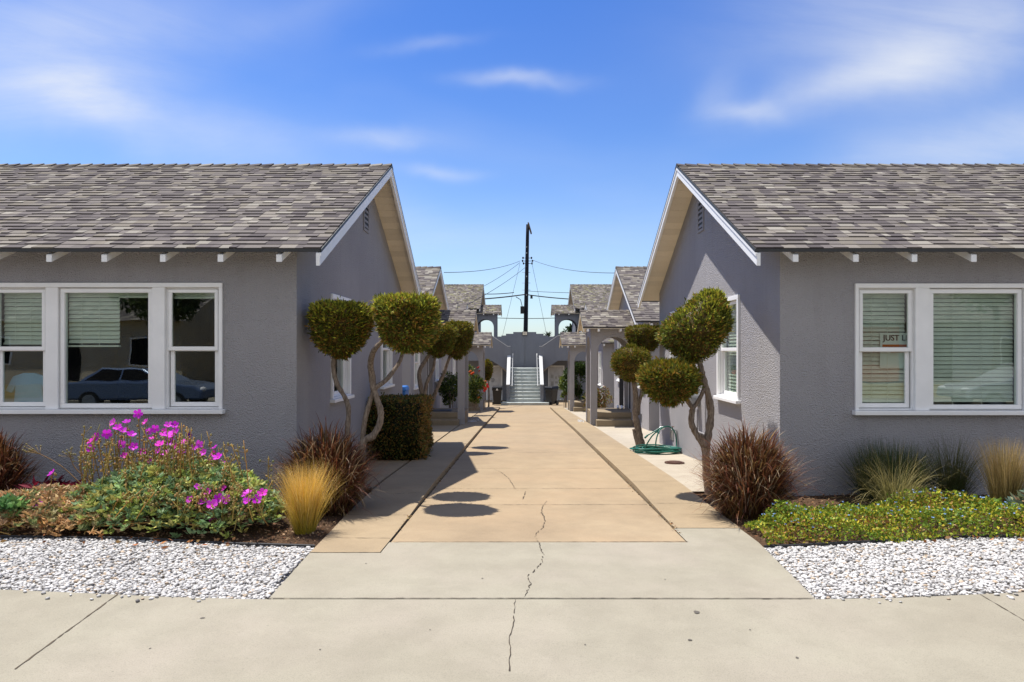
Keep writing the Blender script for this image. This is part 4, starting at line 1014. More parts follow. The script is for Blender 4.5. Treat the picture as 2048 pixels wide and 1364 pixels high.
# ------------------------------------------------------------------ clipped topiary crowns
g = np.random.default_rng(31)
PROF = {'cup': [(-1, .26), (-.85, .54), (-.5, .81), (0, .95), (.4, 1.0), (.72, 1.0), (.9, .95), (1, .82)],
        'dome': [(-1, .35), (-.75, .66), (-.3, .92), (.1, 1.0), (.45, .95), (.75, .78), (.93, .52), (1, .25)],
        'egg': [(-1, .24), (-.8, .52), (-.45, .84), (-.1, 1.0), (.2, .93), (.5, .72), (.75, .54), (.92, .42), (1, .27)],
        'bowl': [(-1, .22), (-.8, .55), (-.45, .82), (-.05, .96), (.3, 1.0), (.6, .95), (.85, .78), (1, .50)]}
def crown(tree, c, rx, ry, rz, prof, shear=(0, 0), n=3000, green=(.125, .150, .022), tip=(.42, .41, .045), brown=(.31, .17, .036), name='crown', size=.050, seed=0, bro=.5):
    """clipped ball of small scale-leaf sprays over a denser core; shear leans the upper half (egg shapes)"""
    gg = np.random.default_rng(seed + 100); pr = PROF[prof]; hs = np.array([p[0] for p in pr]); rs = np.array([p[1] for p in pr])
    ph0 = gg.uniform(0, 6.28, 6)
    def surf(h, th):
        r = np.interp(h, hs, rs)
        w = .96 + .045 * np.sin(2 * th + ph0[4] - 1.5 * h) + .035 * np.sin(3 * th + ph0[0] + 2.5 * h) + .03 * np.sin(7 * th + ph0[1] - 4 * h) + .035 * np.sin(5 * h * 3 + ph0[2] + 2 * th)
        x = r * w * np.cos(th); y = r * w * np.sin(th)
        return np.stack([c[0] + rx * x + shear[0] * np.maximum(h + .2, -.1) * rz, c[1] + ry * y + shear[1] * (h + .2) * rz, c[2] + rz * h * (1 + .02 * np.sin(4 * th + ph0[3]))], 1)
    n_side = int(n * .78); n_top = int(n * .15); n_bot = n - n_side - n_top
    h = gg.uniform(-1, 1, n_side); rr = np.interp(h, hs, rs); keep = gg.random(n_side) < np.clip(rr + .15, 0, 1); h = h[keep]
    th = gg.uniform(0, 2 * np.pi, len(h)); A = surf(h, th)
    N = np.stack([np.cos(th), np.sin(th), np.interp(h, hs, np.gradient(-rs, hs)) * .8], 1)
    def cap(m, hh, nz):
        t_ = gg.uniform(0, 2 * np.pi, m); q = np.sqrt(gg.random(m)); E = surf(np.full(m, hh), t_); C0 = np.array([c[0] + shear[0] * max(hh + .2, -.1) * rz, c[1] + shear[1] * (hh + .2) * rz, c[2] + rz * hh])
        pts = C0 + (E - C0) * q[:, None]; pts[:, 2] += rz * .06 * (1 - q ** 2) * nz; return pts, np.stack([np.cos(t_) * q * .7, np.sin(t_) * q * .7, np.full(m, nz)], 1), np.full(m, hh)
    B, NB, hb = cap(n_top, 1., 1.); D, ND, hd = cap(n_bot, -1., -1.)
    pos = np.vstack([A, B, D]); nor = np.vstack([N, NB, ND]); hh = np.concatenate([h, hb, hd]); nor /= np.linalg.norm(nor, axis=1, keepdims=True)
    ext = np.repeat(np.arange(len(pos)), 4); lump = gg.normal(0, 1, len(pos))
    p4 = pos[ext] + gg.normal(0, .013, (len(ext), 3)) + nor[ext] * (-gg.uniform(0, .05, (len(ext), 1)) + .011 * lump[ext][:, None]); n4 = nor[ext].copy(); n4[:, 2] += .45
    stray = gg.random(len(ext)) < .014; p4[stray] += n4[stray] * gg.uniform(.015, .05, (stray.sum(), 1))
    # growth colour: fresh tips on the top, old brown sprays in patches lower down
    patch = np.sin(p4[:, 0] * 13 + ph0[4]) * np.sin(p4[:, 2] * 15 + ph0[5]) * np.sin(p4[:, 1] * 13 + 1)
    up = np.clip((hh[ext] - .1) * .9, 0, 1); x = gg.random(len(ext))
    col = np.where((x < .10 + .55 * up)[:, None], np.array([tip]), np.where((x > 1 - (bro * (.55 - .5 * up) + .25 * patch * (1 - up)))[:, None], np.array([brown]), np.array([green])))
    col = col * (1 + .22 * gg.normal(0, 1, len(pos))[ext][:, None]).clip(.4, 1.8)
    V, Fc, C = leaves(p4, n4, gg, size, size * .34, col, .45, .32)
    # inner core of older growth
    m1, m2 = 20, 14; hc = np.linspace(-.97, .97, m2); cv = []
    for q in hc:
        t_ = np.linspace(0, 2 * np.pi, m1, endpoint=False); e = surf(np.full(m1, q), t_); cc = np.array([c[0] + shear[0] * max(q + .2, -.1) * rz, c[1] + shear[1] * (q + .2) * rz, c[2] + rz * q]); cv.append(cc + (e - cc) * (.88 if abs(q) < .9 else .8))
    cf = [(i * m1 + k, i * m1 + (k + 1) % m1, (i + 1) * m1 + (k + 1) % m1, (i + 1) * m1 + k) for i in range(m2 - 1) for k in range(m1)]
    top = len(cv) * m1
    cvA = np.vstack(cv); tc = cvA[-m1:].mean(0); bc = cvA[:m1].mean(0); cvA = np.vstack([cvA, tc[None], bc[None]])
    cf += [((m2 - 1) * m1 + k, (m2 - 1) * m1 + (k + 1) % m1, top, top) for k in range(m1)] + [((k + 1) % m1, k, top + 1, top + 1) for k in range(m1)]
    cf = [f for f in cf if len(set(f)) == 4]
    # close the caps with quads (pairs of triangles)
    cf += [((m2 - 1) * m1 + k, (m2 - 1) * m1 + k + 1, (m2 - 1) * m1 + (k + 2) % m1, top) for k in range(0, m1, 2)] + [((k + 2) % m1, k + 1, k, top + 1) for k in range(0, m1, 2)]
    cf = np.array(cf)
    CC = np.repeat(np.array([[.11, .075, .022]]), len(cf), 0)
    V, Fc, C = join_np([(V, Fc, C), (cvA, cf, CC)])
    return np_mesh(name, V, Fc, C, M['leaf'], tree)

def limb(mb, pts, r0, r1, rg_, seg=9, knots=.06):
    P_ = catmull(pts, 6); n = len(P_); mb.tube(P_, [(r0 + (r1 - r0) * i / (n - 1)) * (1 + rg_.uniform(-knots, knots)) for i in range(n)], seg, jit=.07, rg=rg_)
def pxs(Y, L): return [at(u, v, Y if len(t) == 0 else t[0]) for (u, v, *t) in L]
rg = random.Random(5)
TG = 'clipped ball topiary trees along the cottage walls'
def tree(label, base, n='topiary_tree'):
    return thing(n, label, 'topiary tree', base, TG)
# west side, single slim trunk against the wall
t = tree('slim topiary tree with one flat-topped ball, in the wall shade before the flower side window', at(693, 985, 8.78))
mb = MB(); limb(mb, pxs(8.78, [(690, 1000), (692, 930), (694, 872), (697, 820), (690, 795), (674, 768), (667, 738), (668, 712), (672, 690)]), .038, .024, rg, knots=.12); mb.build('trunk', M['bark'], t, smooth=True)
crown(t, at(681, 661, 8.78), .375, .36, .315, 'cup', seed=1, n=3600, green=(.11, .13, .02), bro=.58)
# west side, twisted double trunk with the big crown leaning over the walk
t = tree('twisted topiary tree whose two crossing stems carry the biggest flat-topped ball over the walk', at(720, 985, 8.8))
mb = MB()
limb(mb, pxs(8.78, [(722, 1000), (722, 930), (726, 885), (745, 872), (759, 848), (761, 822), (753, 796), (747, 776)]), .052, .038, rg, knots=.12)
limb(mb, pxs(8.80, [(722, 925), (725, 880), (729, 845), (737, 812), (745, 788), (747, 772)]), .034, .030, rg)
limb(mb, pxs(8.78, [(748, 782), (744, 752), (741, 728, 8.7), (746, 705, 8.6), (757, 690, 8.5), (772, 676, 8.42), (786, 664, 8.36)]), .047, .022, rg)
limb(mb, pxs(8.78, [(749, 776), (770, 762, 8.85), (787, 742, 8.95), (800, 722, 9.02), (806, 702, 9.08), (812, 685, 9.12)]), .033, .02, rg)
mb.build('trunk', M['bark'], t, smooth=True)
crown(t, at(812, 647, 8.32), .385, .37, .30, 'cup', seed=2, n=3900, bro=.55)
crown(t, at(829, 664, 9.2), .345, .33, .24, 'cup', seed=3, n=2200)
# west side beyond the hedge
t = tree('topiary tree with a forked stem and a rounded ball rising behind the clipped hedge', at(848, 850, 14.3))
mb = MB(); limb(mb, pxs(14.3, [(850, 855), (846, 800), (838, 748), (850, 722), (862, 704)]), .055, .035, rg); limb(mb, pxs(14.3, [(847, 808), (853, 768), (866, 738), (870, 712)]), .04, .03, rg); mb.build('trunk', M['bark'], t, smooth=True)
crown(t, at(877, 683, 14.3), .36, .36, .295, 'cup', seed=4, n=2500, tip=(.25, .20, .02), brown=(.16, .085, .015))
t = tree('leaning topiary tree with a golden flat-topped ball just before the shaded porch post', at(855, 848, 15.5))
mb = MB(); limb(mb, pxs(15.5, [(855, 850), (864, 805), (876, 772), (887, 748), (896, 722), (904, 705)]), .05, .032, rg); mb.build('trunk', M['bark'], t, smooth=True)
crown(t, at(915, 681, 15.5), .34, .36, .375, 'cup', seed=5, n=2600, tip=(.25, .20, .02), brown=(.16, .085, .015))
# east side, nearest the camera
t = tree('tall topiary tree with a pointed ball above a half dome, before the sunlit gable wall', at(1412, 985, 8.9))
mb = MB()
limb(mb, pxs(8.9, [(1418, 1000), (1414, 950), (1412, 905), (1418, 862), (1422, 828), (1417, 792), (1407, 758), (1402, 735), (1396, 712)]), .056, .036, rg, knots=.13)
limb(mb, pxs(8.88, [(1414, 940), (1408, 895), (1393, 868), (1383, 846), (1384, 826), (1386, 816)]), .045, .036, rg)
limb(mb, pxs(8.86, [(1386, 818), (1376, 803), (1368, 790, 8.8), (1358, 775, 8.76)]), .032, .022, rg); limb(mb, pxs(8.88, [(1387, 815), (1396, 803), (1403, 790), (1409, 775)]), .028, .026, rg)
limb(mb, pxs(8.86, [(1412, 892), (1405, 880), (1402, 868)]), .045, .032, rg)
mb.build('trunk', M['bark'], t, smooth=True)
crown(t, at(1387, 655, 8.95), .465, .42, .425, 'egg', shear=(.44, 0), seed=6, n=4300, bro=.38)
crown(t, at(1339, 766, 8.74), .375, .35, .25, 'bowl', seed=7, n=3300, tip=(.26, .20, .02), bro=.45)
t = tree('topiary tree with a broad gnarled base and two stacked domes beside the coiled hose', at(1283, 893, 15.3))
mb = MB()
limb(mb, pxs(15.3, [(1285, 905), (1281, 882), (1276, 858), (1271, 830), (1272, 798), (1268, 765), (1266, 745)]), .092, .048, rg, 10, .12)
limb(mb, pxs(15.3, [(1279, 893), (1272, 875), (1267, 858)]), .07, .035, rg); limb(mb, pxs(15.35, [(1275, 830), (1278, 808), (1283, 785), (1284, 760, 15.45), (1286, 720, 15.55), (1287, 700, 15.6)]), .045, .03, rg)
mb.build('trunk', M['bark'], t, smooth=True)
crown(t, at(1263, 727, 15.2), .43, .42, .36, 'dome', seed=8, n=2900, tip=(.24, .20, .02))
crown(t, at(1287, 680, 15.7), .39, .38, .29, 'cup', seed=9, n=2300, tip=(.24, .20, .02), brown=(.17, .08, .015))
t = tree('small far topiary with a narrow golden crown beside the white door with short lettering', at(977, 815, 37.5))
mb = MB(); limb(mb, pxs(37.5, [(977, 818), (978, 790), (976, 755)]), .05, .04, rg); mb.build('trunk', M['bark'], t, smooth=True)
crown(t, at(975, 740, 37.5), .26, .3, .50, 'dome', seed=10, n=900, tip=(.30, .25, .02), size=.09)

# ------------------------------------------------------------------ hedge
def hedge(x0, x1, y0, y1, z0, z1, n):
    m = n; face = g.random(m); P_ = np.zeros((m, 3)); N_ = np.zeros((m, 3)); u, v = g.random(m), g.random(m)
    W, D, Hh = x1 - x0, y1 - y0, z1 - z0
    tot = np.array([W * Hh, D * Hh, D * Hh, W * D, W * Hh]); cum = np.cumsum(tot / tot.sum())
    for i in range(5):
        k = (face < cum[i]) & (face >= (cum[i - 1] if i else 0))
        if i == 0: P_[k] = np.stack([x0 + W * u[k], np.full(k.sum(), y0), z0 + Hh * v[k]], 1); N_[k] = (0, -1, .2)
        if i == 1: P_[k] = np.stack([np.full(k.sum(), x1), y0 + D * u[k], z0 + Hh * v[k]], 1); N_[k] = (1, 0, .2)
        if i == 2: P_[k] = np.stack([np.full(k.sum(), x0), y0 + D * u[k], z0 + Hh * v[k]], 1); N_[k] = (-1, 0, .2)
        if i == 3: P_[k] = np.stack([x0 + W * u[k], y0 + D * v[k], np.full(k.sum(), z1)], 1); N_[k] = (0, 0, 1)
        if i == 4: P_[k] = np.stack([x0 + W * u[k], np.full(k.sum(), y1), z0 + Hh * v[k]], 1); N_[k] = (0, 1, .2)
    P_[:, 0] += .03 * np.sin(P_[:, 2] * 9 + P_[:, 1] * 5); P_[:, 1] += .03 * np.sin(P_[:, 0] * 8 + P_[:, 2] * 6)
    c = np.array([(x0 + x1) / 2, (y0 + y1) / 2, (z0 + z1) / 2]); P_ = c + (P_ - c) * (1 - .04 * g.random((m, 1))) + g.normal(0, .022, (m, 3))
    return P_, N_
hx0, hx1, hy0, hy1, hzb, hzt = -2.74, -1.80, 12.1, 13.3, P(12.1) + .05, .60
P_, N_ = hedge(hx0, hx1, hy0, hy1, hzb, hzt, 15000)
x = g.random(len(P_)); nearx = np.clip((P_[:, 0] - hx1 + .14) / .14, 0, 1)
col = np.where((x < .30 + .30 * nearx)[:, None], np.array([[.26, .145, .04]]), np.where((x < .5 + .3 * nearx)[:, None], np.array([[.20, .18, .035]]), np.array([[.055, .075, .018]])))
V, Fc, C = leaves(P_, N_, g, .048, .026, col, .7, .35)
t = thing('clipped_hedge', 'square clipped dark green hedge with bronze leaves against the shaded cottage wall', 'hedge', ((hx0 + hx1) / 2, 12.7, hzb))
mb = MB(); mb.cur = (.02, .024, .008); mb.box(hx0 + .06, hx1 - .06, hy0 + .06, hy1 - .06, hzb - .05, hzt - .05)
cv = np.array(mb.v); cf = np.array(mb.f); V, Fc, C = join_np([(V, Fc, C), (cv, cf, np.repeat(np.array([mb.cur]), len(cf), 0))])
np_mesh('foliage', V, Fc, C, M['leaf'], t)

# ------------------------------------------------------------------ ornamental grasses
def tuft(name, label, cat, c, n, spread, length, lean, droop, width, col, tip, seg=6, group=None, mixc=None, up=.25, bias=(0, 0)):
    gg = np.random.default_rng(abs(hash(label)) % 1000 if False else sum(map(ord, label)))
    r = spread * np.sqrt(gg.random(n)); a = gg.uniform(0, 2 * np.pi, n)
    base = np.stack([c[0] + r * np.cos(a), c[1] + r * np.sin(a), np.full(n, c[2] - .02)], 1)
    az = a + gg.normal(0, .7, n); ln = np.abs(gg.normal(0, lean, n)) * (.35 + r / spread); L = length * (up + (1 - up) * gg.random(n) ** .6)
    dr = np.abs(gg.normal(droop, droop * .6, n)); w = width * gg.uniform(.6, 1.3, n)
    colA = np.asarray(col, float); colA = colA[gg.integers(0, len(colA), n)] if colA.ndim == 2 else colA
    tipA = np.asarray(tip, float); tipA = tipA[gg.integers(0, len(tipA), n)] if tipA.ndim == 2 else tipA
    V, Fc, C = blades(base, az, ln, L, dr, w, colA, seg, gg, tipA)
    o = np_mesh(name, V, Fc, C, M['grassblade'], None, c); return setp(o, label, cat, group)
FG = 'reddish fountain grass clumps'
PB = [(.05, .028, .012), (.11, .065, .02), (.18, .11, .035), (.06, .022, .016)]; PT = [(.19, .05, .026), (.27, .10, .04), (.08, .028, .02), (.42, .31, .20), (.13, .04, .025)]
def fountain(label, c, n, sc=1., wide=1.):
    gg = np.random.default_rng(sum(map(ord, label)) + 1)
    # leafy culms: many short arching blades leave the canes at every height, all round the clump
    m = int(n * .95); d = gg.normal(size=(m, 3)); d /= np.linalg.norm(d, axis=1, keepdims=True); rr = (gg.random(m) ** .45)[:, None]
    pos = np.array([c[0], c[1], c[2] + .47 * sc]) + d * rr * np.array([.36 * wide, .34, .40]) * sc; k = pos[:, 2] > c[2] + .03; pos, d = pos[k], d[k]; m = len(pos)
    az = np.arctan2(d[:, 1], d[:, 0]) + gg.normal(0, .6, m); el = np.clip(1.0 - d[:, 2] * .8 + gg.normal(0, .35, m), .1, 2.0)
    hi = np.clip((pos[:, 2] - c[2]) / (.8 * sc), 0, 1); pal = np.array(PB)[gg.integers(0, 4, m)] * (1.15 - .25 * hi[:, None]); tips = np.array(PT)[gg.integers(0, 5, m)]
    tips = np.where((gg.random(m) < .65 * (1 - hi))[:, None], np.array([[.36, .23, .08]]), tips)
    V1, F1, C1 = blades(pos, az, el, gg.uniform(.15, .38, m) * sc, gg.uniform(.3, 1.6, m), gg.uniform(.010, .018, m), pal, 7, gg, tips)
    r = .24 * sc * np.sqrt(gg.random(n)); a = gg.uniform(0, 2 * np.pi, n); base = np.stack([c[0] + r * np.cos(a) * wide, c[1] + r * np.sin(a), np.full(n, c[2] - .02)], 1)
    V2, F2, C2 = blades(base, a + gg.normal(0, .7, n), np.abs(gg.normal(0, .33, n)), gg.uniform(.35, .98, n) * sc, np.abs(gg.normal(.9, .6, n)), gg.uniform(.008, .015, n), np.array(PB)[gg.integers(0, 4, n)], 7, gg, np.array(PT)[gg.integers(0, 5, n)])
    V, Fc, C = join_np([(V1, F1, C1), (V2, F2, C2)])
    return setp(np_mesh('fountain_grass', V, Fc, C, M['grassblade'], None, c), label, 'ornamental grass', FG)
fountain('reddish brown fountain grass clump at the foot of the twisted topiary stems', (-2.22, 7.72, bedz(-2.3, 7.7)), 2300, .93, 1.22)
fountain('round dark red fountain grass clump beside the sunlit gable corner', (2.47, 7.45, bedz(2.5, 7.4)), 2700, .93, 1.14)
fountain('reddish fountain grass cut off by the frame edge, beyond the magenta flowers', (-5.88, 7.55, bedz(-5.7, 7.5)), 1500, .82)
tuft('feather_grass', 'golden upright feather grass in the bare mulch by the walk', 'ornamental grass', (-2.13, 6.68, bedz(-2.1, 6.7)), 2600, .09, .76, .16, .46, .0034, [(.46, .38, .03), (.38, .33, .04)], [(.84, .50, .12), (.88, .60, .24), (.78, .50, .08)], 8, 'feather grass clumps', up=.16)
tuft('feather_grass', 'low drooping straw feather grass beside the round dark red grass', 'ornamental grass', (4.05, 7.42, bedz(4, 7.4)), 700, .12, .80, .75, 1.3, .0042, [(.16, .17, .04), (.10, .12, .03)], [(.55, .45, .20), (.45, .36, .14)], 8, 'feather grass clumps', up=.3)
tuft('feather_grass', 'straw topped feather grass by the far end of the blue-flowered ground cover', 'ornamental grass', (5.14, 7.25, bedz(5, 7.25)), 1500, .10, .86, .15, .30, .0045, [(.12, .13, .03), (.16, .14, .04)], [(.50, .33, .14), (.30, .22, .08), (.58, .42, .2)], 7, 'feather grass clumps', up=.35)
tuft('feather_grass', 'thin dark arching feather grass in shade between the green and the straw topped clumps', 'ornamental grass', (5.02, 8.0, bedz(5, 8)), 800, .12, .92, .40, .8, .0042, [(.06, .08, .025)], [(.16, .14, .05), (.09, .10, .03)], 8, 'feather grass clumps', up=.4)
tuft('rush_grass', 'dense dark green rush clump against the shaded wall under the street window', 'ornamental grass', (4.28, 7.95, bedz(4.3, 7.9)), 2400, .30, .78, .32, .22, .0055, [(.025, .05, .018), (.04, .07, .02)], [(.05, .09, .03), (.16, .13, .05), (.04, .08, .025)], 6, None, up=.35)

# ------------------------------------------------------------------ magenta flowering plant with grey green rosettes
def rosettes(centres, g_, leaf, wid, cols, k=9, tilt=.55):
    n = len(centres); ext = np.repeat(np.arange(n), k); a = g_.uniform(0, 2 * np.pi, len(ext)); up = g_.uniform(.05, 1.1, len(ext))
    d = np.stack([np.cos(a), np.sin(a), up], 1); cc = cols[g_.integers(0, len(cols), n)][ext]
    return leaves(centres[ext] + g_.normal(0, .008, (len(ext), 3)), d, g_, leaf, wid, cc, .22, .25)
def mound(x, y, cx_, cy_, rx_, ry_, top): q = 1 - ((x - cx_) / rx_) ** 2 - ((y - cy_) / ry_) ** 2; return top * np.sqrt(np.clip(q, 0, 1))
def ell_pts(n, cx_, cy_, rx_, ry_, g_):
    a = g_.uniform(0, 2 * np.pi, n); r = np.sqrt(g_.random(n)); return cx_ + rx_ * r * np.cos(a), cy_ + ry_ * r * np.sin(a)
mcx, mcy = -3.42, 6.82
t = thing('magenta_flowering_plant', 'bushy plant with grey green leaves and tall stems of magenta flowers under the street window', 'flowering plant', (mcx, mcy, bedz(mcx, mcy)))
cs = []
for (cx_, cy_, rx_, ry_, tp, n) in ((mcx, mcy, 1.0, .70, .56, 1000), (-2.95, 6.62, .52, .46, .44, 420), (-3.9, 6.72, .65, .60, .40, 420)):
    x, y = ell_pts(n, cx_, cy_, rx_, ry_, g); z = bedz(cx_, cy_) + mound(x, y, cx_, cy_, rx_, ry_, tp) * g.uniform(.72, 1.05, n) + .03; cs.append(np.stack([x, y, z], 1))
cs = np.vstack(cs); cs = cs[cs[:, 1] > GY - .04 + .05 * np.sin(cs[:, 0] * 9)]
GC = np.array([(.22, .33, .16), (.31, .42, .16), (.16, .25, .11), (.37, .44, .10), (.42, .40, .11)])
V, Fc, C = rosettes(cs, g, .060, .026, GC, 10); np_mesh('leaf_mound', V, Fc, C, M['leaf'], t)
# stems with bud clusters; flower heads at photographed spots, each set on its own stem inside the plant
FL = [(277, 828), (228, 845), (254, 845), (292, 845), (236, 856), (297, 863), (245, 862), (305, 878), (268, 894), (241, 889), (196, 873), (184, 883), (179, 898), (337, 851), (350, 850), (330, 865), (352, 865), (335, 871), (339, 884), (353, 893), (318, 902), (333, 907), (351, 914), (381, 872), (386, 896), (397, 889), (430, 896), (429, 907), (436, 915), (445, 929), (459, 940), (396, 940), (406, 1005), (424, 1010), (438, 998), (444, 979), (490, 988), (499, 986), (494, 1003), (525, 987), (441, 1023), (387, 1033), (406, 1025), (320, 890), (105, 947), (77, 1009),
      (262, 870), (285, 905), (310, 858), (344, 872), (362, 906), (372, 884), (300, 925), (408, 905), (420, 925), (365, 930), (330, 935), (470, 965), (455, 1000), (415, 985), (380, 1000), (470, 1012), (512, 1000), (430, 1040), (352, 1010), (395, 975), (505, 965), (250, 912), (213, 868)]
stem = MB(); stem.cur = (.20, .12, .04); buds = MB(); fl_list = []
for i, (u, v) in enumerate(FL):
    Y = 6.25 + .25 * rg.random() if v > 970 else 6.75 + .55 * rg.random()
    if u < 110: Y = 6.35
    p = Vector(at(u, v, Y)); b = Vector((p.x + rg.uniform(-.12, .12) + (.10 if u < 220 else 0), p.y + rg.uniform(-.1, .1), bedz(p.x, p.y) + (.25 if v < 960 else .12)))
    mid = (p + b) / 2 + Vector((rg.uniform(-.03, .03), rg.uniform(-.03, .03), 0))
    stem.tube(catmull([b, mid, p], 4), [.0045] * 8 + [.0028], 5, col=(.22 * rg.uniform(.7, 1.2), .13, .04)); fl_list.append(p)
    for k in range(rg.randint(3, 7)):
        q = b + (p - b) * rg.uniform(.45, .98) + Vector((rg.gauss(0, .022), rg.gauss(0, .022), rg.gauss(0, .012))); buds.ellipsoid(q, (.011, .011, .013), 6, 4, (.38 * rg.uniform(.7, 1.2), .26, .09))
for i in range(210):       # seed-head stalks without open flowers
    u = rg.gauss(345, 90); u = max(170, min(545, u)); v = rg.uniform(842, 1010) + max(0, (u - 380)) * .35
    Y = rg.uniform(6.5, 7.3) if v < 960 else rg.uniform(6.2, 6.6); p = Vector(at(u, v, Y)); b = Vector((p.x + rg.gauss(0, .10), p.y + rg.gauss(0, .06), bedz(p.x, p.y) + .2))
    if p.z < b.z + .1: continue
    stem.tube(catmull([b, (p + b) / 2 + Vector((rg.gauss(0, .03), 0, 0)), p], 4), [.0045] * 8 + [.0022], 5, col=(.40 * rg.uniform(.7, 1.2), .25, .065))
    for k in range(rg.randint(5, 11)):
        tt = rg.uniform(.5, 1.0); q = b + (p - b) * tt + Vector((rg.gauss(0, .03), rg.gauss(0, .03), rg.gauss(0, .012)))
        stem.tube([b + (p - b) * max(0, tt - .05), q], .0018, 4, col=(.26, .17, .05)); buds.ellipsoid(q, (.0115, .0115, .013), 6, 4, (.42 * rg.uniform(.7, 1.25), .31, .12))
for L in ([(215, 1010), (170, 975), (120, 930), (60, 898)], [(185, 968), (150, 935), (138, 905)], [(190, 975), (160, 940), (170, 915)]):   # bare sprawling stalks on the left
    pts = catmull([at(u, v, 6.7) for u, v in L], 6); stem.tube(pts, [.007 - .004 * i / len(pts) for i in range(len(pts))], 5, col=(.20, .12, .06))
    for k in range(12): q = Vector(pts[-1]) + Vector((rg.gauss(0, .05), rg.gauss(0, .03), rg.gauss(0, .025))); stem.tube([pts[-3], q], .002, 4, col=(.26, .18, .08)); buds.ellipsoid(q, (.011, .011, .010), 6, 4, (.30, .26, .13))
stem.build('flower_stalks', M['chip'], t, smooth=True); setp(buds.build('buds', M['petal'], t, smooth=True), kind='stuff')
for i, p in enumerate(fl_list):
    mb = MB(); c = [(.70, .03, .68), (.78, .07, .72), (.60, .02, .62), (.80, .05, .60)][i % 4]; dark = i == 23
    if i == 28 or dark: c = (.14, .01, .22) if dark else c
    ax = Vector((rg.uniform(-.7, .7), -rg.uniform(.2, 1.), rg.uniform(.1, 1.))).normalized(); e1 = ax.orthogonal().normalized(); e2 = ax.cross(e1); r = rg.uniform(.034, .048); r0 = rg.random() * 6
    for k in range(5):
        a0 = r0 + 2 * math.pi * k / 5; vs = [p]
        for da, rr, hh in ((-.62, .62, .22), (-.42, 1.0, .45), (0, 1.1, .50), (.42, 1.0, .45), (.62, .62, .22)):
            d = e1 * math.cos(a0 + da) + e2 * math.sin(a0 + da); vs.append(p + d * r * rr + ax * r * hh)
        kk = rg.uniform(.85, 1.15); mb.add(vs, [(0, 1, 2), (0, 2, 3), (0, 3, 4), (0, 4, 5)], tuple(min(.95, q * kk) for q in c))
    mb.ellipsoid(p + ax * r * .15, (.006,) * 3, 6, 4, (.55, .40, .05))
    mb.build('flower', M['petal'], t)
# dry rosettes to the left
t = thing('dry_succulent_patch', 'low patch of dried brown rosettes with one fresh green tuft, left of the magenta flowers', 'succulent', (-4.6, 6.5, bedz(-4.6, 6.5)))
cs = []
for (cx_, cy_, rx_, ry_, tp, n) in ((-4.55, 6.55, .75, .52, .34, 560), (-5.4, 6.5, .8, .5, .30, 460), (-4.0, 6.45, .5, .4, .22, 260)):
    x, y = ell_pts(n, cx_, cy_, rx_, ry_, g); z = bedz(cx_, cy_) + mound(x, y, cx_, cy_, rx_, ry_, tp) * g.uniform(.65, 1.05, n) + .02; cs.append(np.stack([x, y, z], 1))
cs = np.vstack(cs); cs = cs[cs[:, 1] > GY - .06]
DC = np.array([(.54, .33, .15), (.40, .23, .10), (.66, .46, .25), (.48, .31, .17), (.30, .26, .12), (.60, .34, .14), (.24, .27, .11)])
V, Fc, C = rosettes(cs, g, .055, .024, DC, 9); np_mesh('dry_rosettes', V, Fc, C, M['leaf'], t)
x, y = ell_pts(30, -4.66, 6.22, .13, .10, g); z = bedz(-4.6, 6.2) + .18 + g.uniform(0, .14, 30); V, Fc, C = rosettes(np.stack([x, y, z], 1), g, .075, .034, np.array([(.11, .24, .075), (.08, .17, .06), (.16, .28, .08)]), 11); np_mesh('green_tuft', V, Fc, C, M['leaf'], t)
mb = MB()
for i in range(40):
    a = Vector((rg.uniform(-5.6, -2.9), rg.uniform(6.1, 6.5), bedz(-4, 6.2) + rg.uniform(.02, .16))); d = Vector((rg.gauss(0, .16), rg.gauss(0, .05), rg.gauss(0, .03))); mb.tube(catmull([a - d, a + Vector((0, 0, rg.uniform(-.02, .03))), a + d], 4), .004, 5, col=(.36 * rg.uniform(.6, 1.1), .22, .07))
mb.build('dead_stems', M['chip'], t)
t = thing('red_leaf_plant', 'small dark crimson plant low against the shaded wall beyond the dry rosettes', 'plant', (-5.25, 7.45, bedz(-5.2, 7.4)))
x, y = ell_pts(60, -5.2, 7.45, .32, .25, g); V, Fc, C = rosettes(np.stack([x, y, bedz(-5.2, 7.4) + g.uniform(.03, .25, 60)], 1), g, .12, .035, np.array([(.20, .012, .03), (.13, .01, .02)]), 7); np_mesh('leaves', V, Fc, C, M['leaf'], t)

# ------------------------------------------------------------------ blue-flowered ground cover and succulents on the east side
n = 24000; x = g.uniform(2.2, 5.95, n); y = g.uniform(GY - .04, 7.45, n)
lim = 7.0 + .22 * np.sin(x * 2.1 + .6) + .18 * np.exp(-((x - 4.1) / .5) ** 2); k = (y < lim) & (x > 2.21 + .05 * np.sin(y * 9)) & (y > GY - .02 + .06 * np.sin(x * 7) * np.sin(x * 2.3) - .12 * np.exp(-((x - 4.1) / .4) ** 2)); x, y = x[k], y[k]
hgt = (.165 + .06 * np.sin(x * 3.3) + .05 * np.sin(x * 7 + y * 5)) * np.clip((y - GY + .10) / .25, .25, 1) * np.clip((lim[k] - y) / .15 + .45, .3, 1) * np.clip((x - 2.15) / .4, .45, 1)
z = np.array([bedz(a, b) for a, b in zip(x, y)]) + hgt * g.uniform(.45, 1.06, len(x))
d = np.stack([g.normal(0, .7, len(x)), g.normal(-.25, .7, len(x)), g.uniform(.1, 1.2, len(x))], 1)
pc = np.sin(x * 4.1 + 1) * np.sin(y * 6 + x * 2); q = g.random(len(x)) + .22 * pc
col = np.where((q < .40)[:, None], np.array([[.13, .21, .025]]), np.where((q < .76)[:, None], np.array([[.30, .34, .03]]), np.where((q < .90)[:, None], np.array([[.52, .43, .04]]), np.array([[.34, .18, .05]]))))
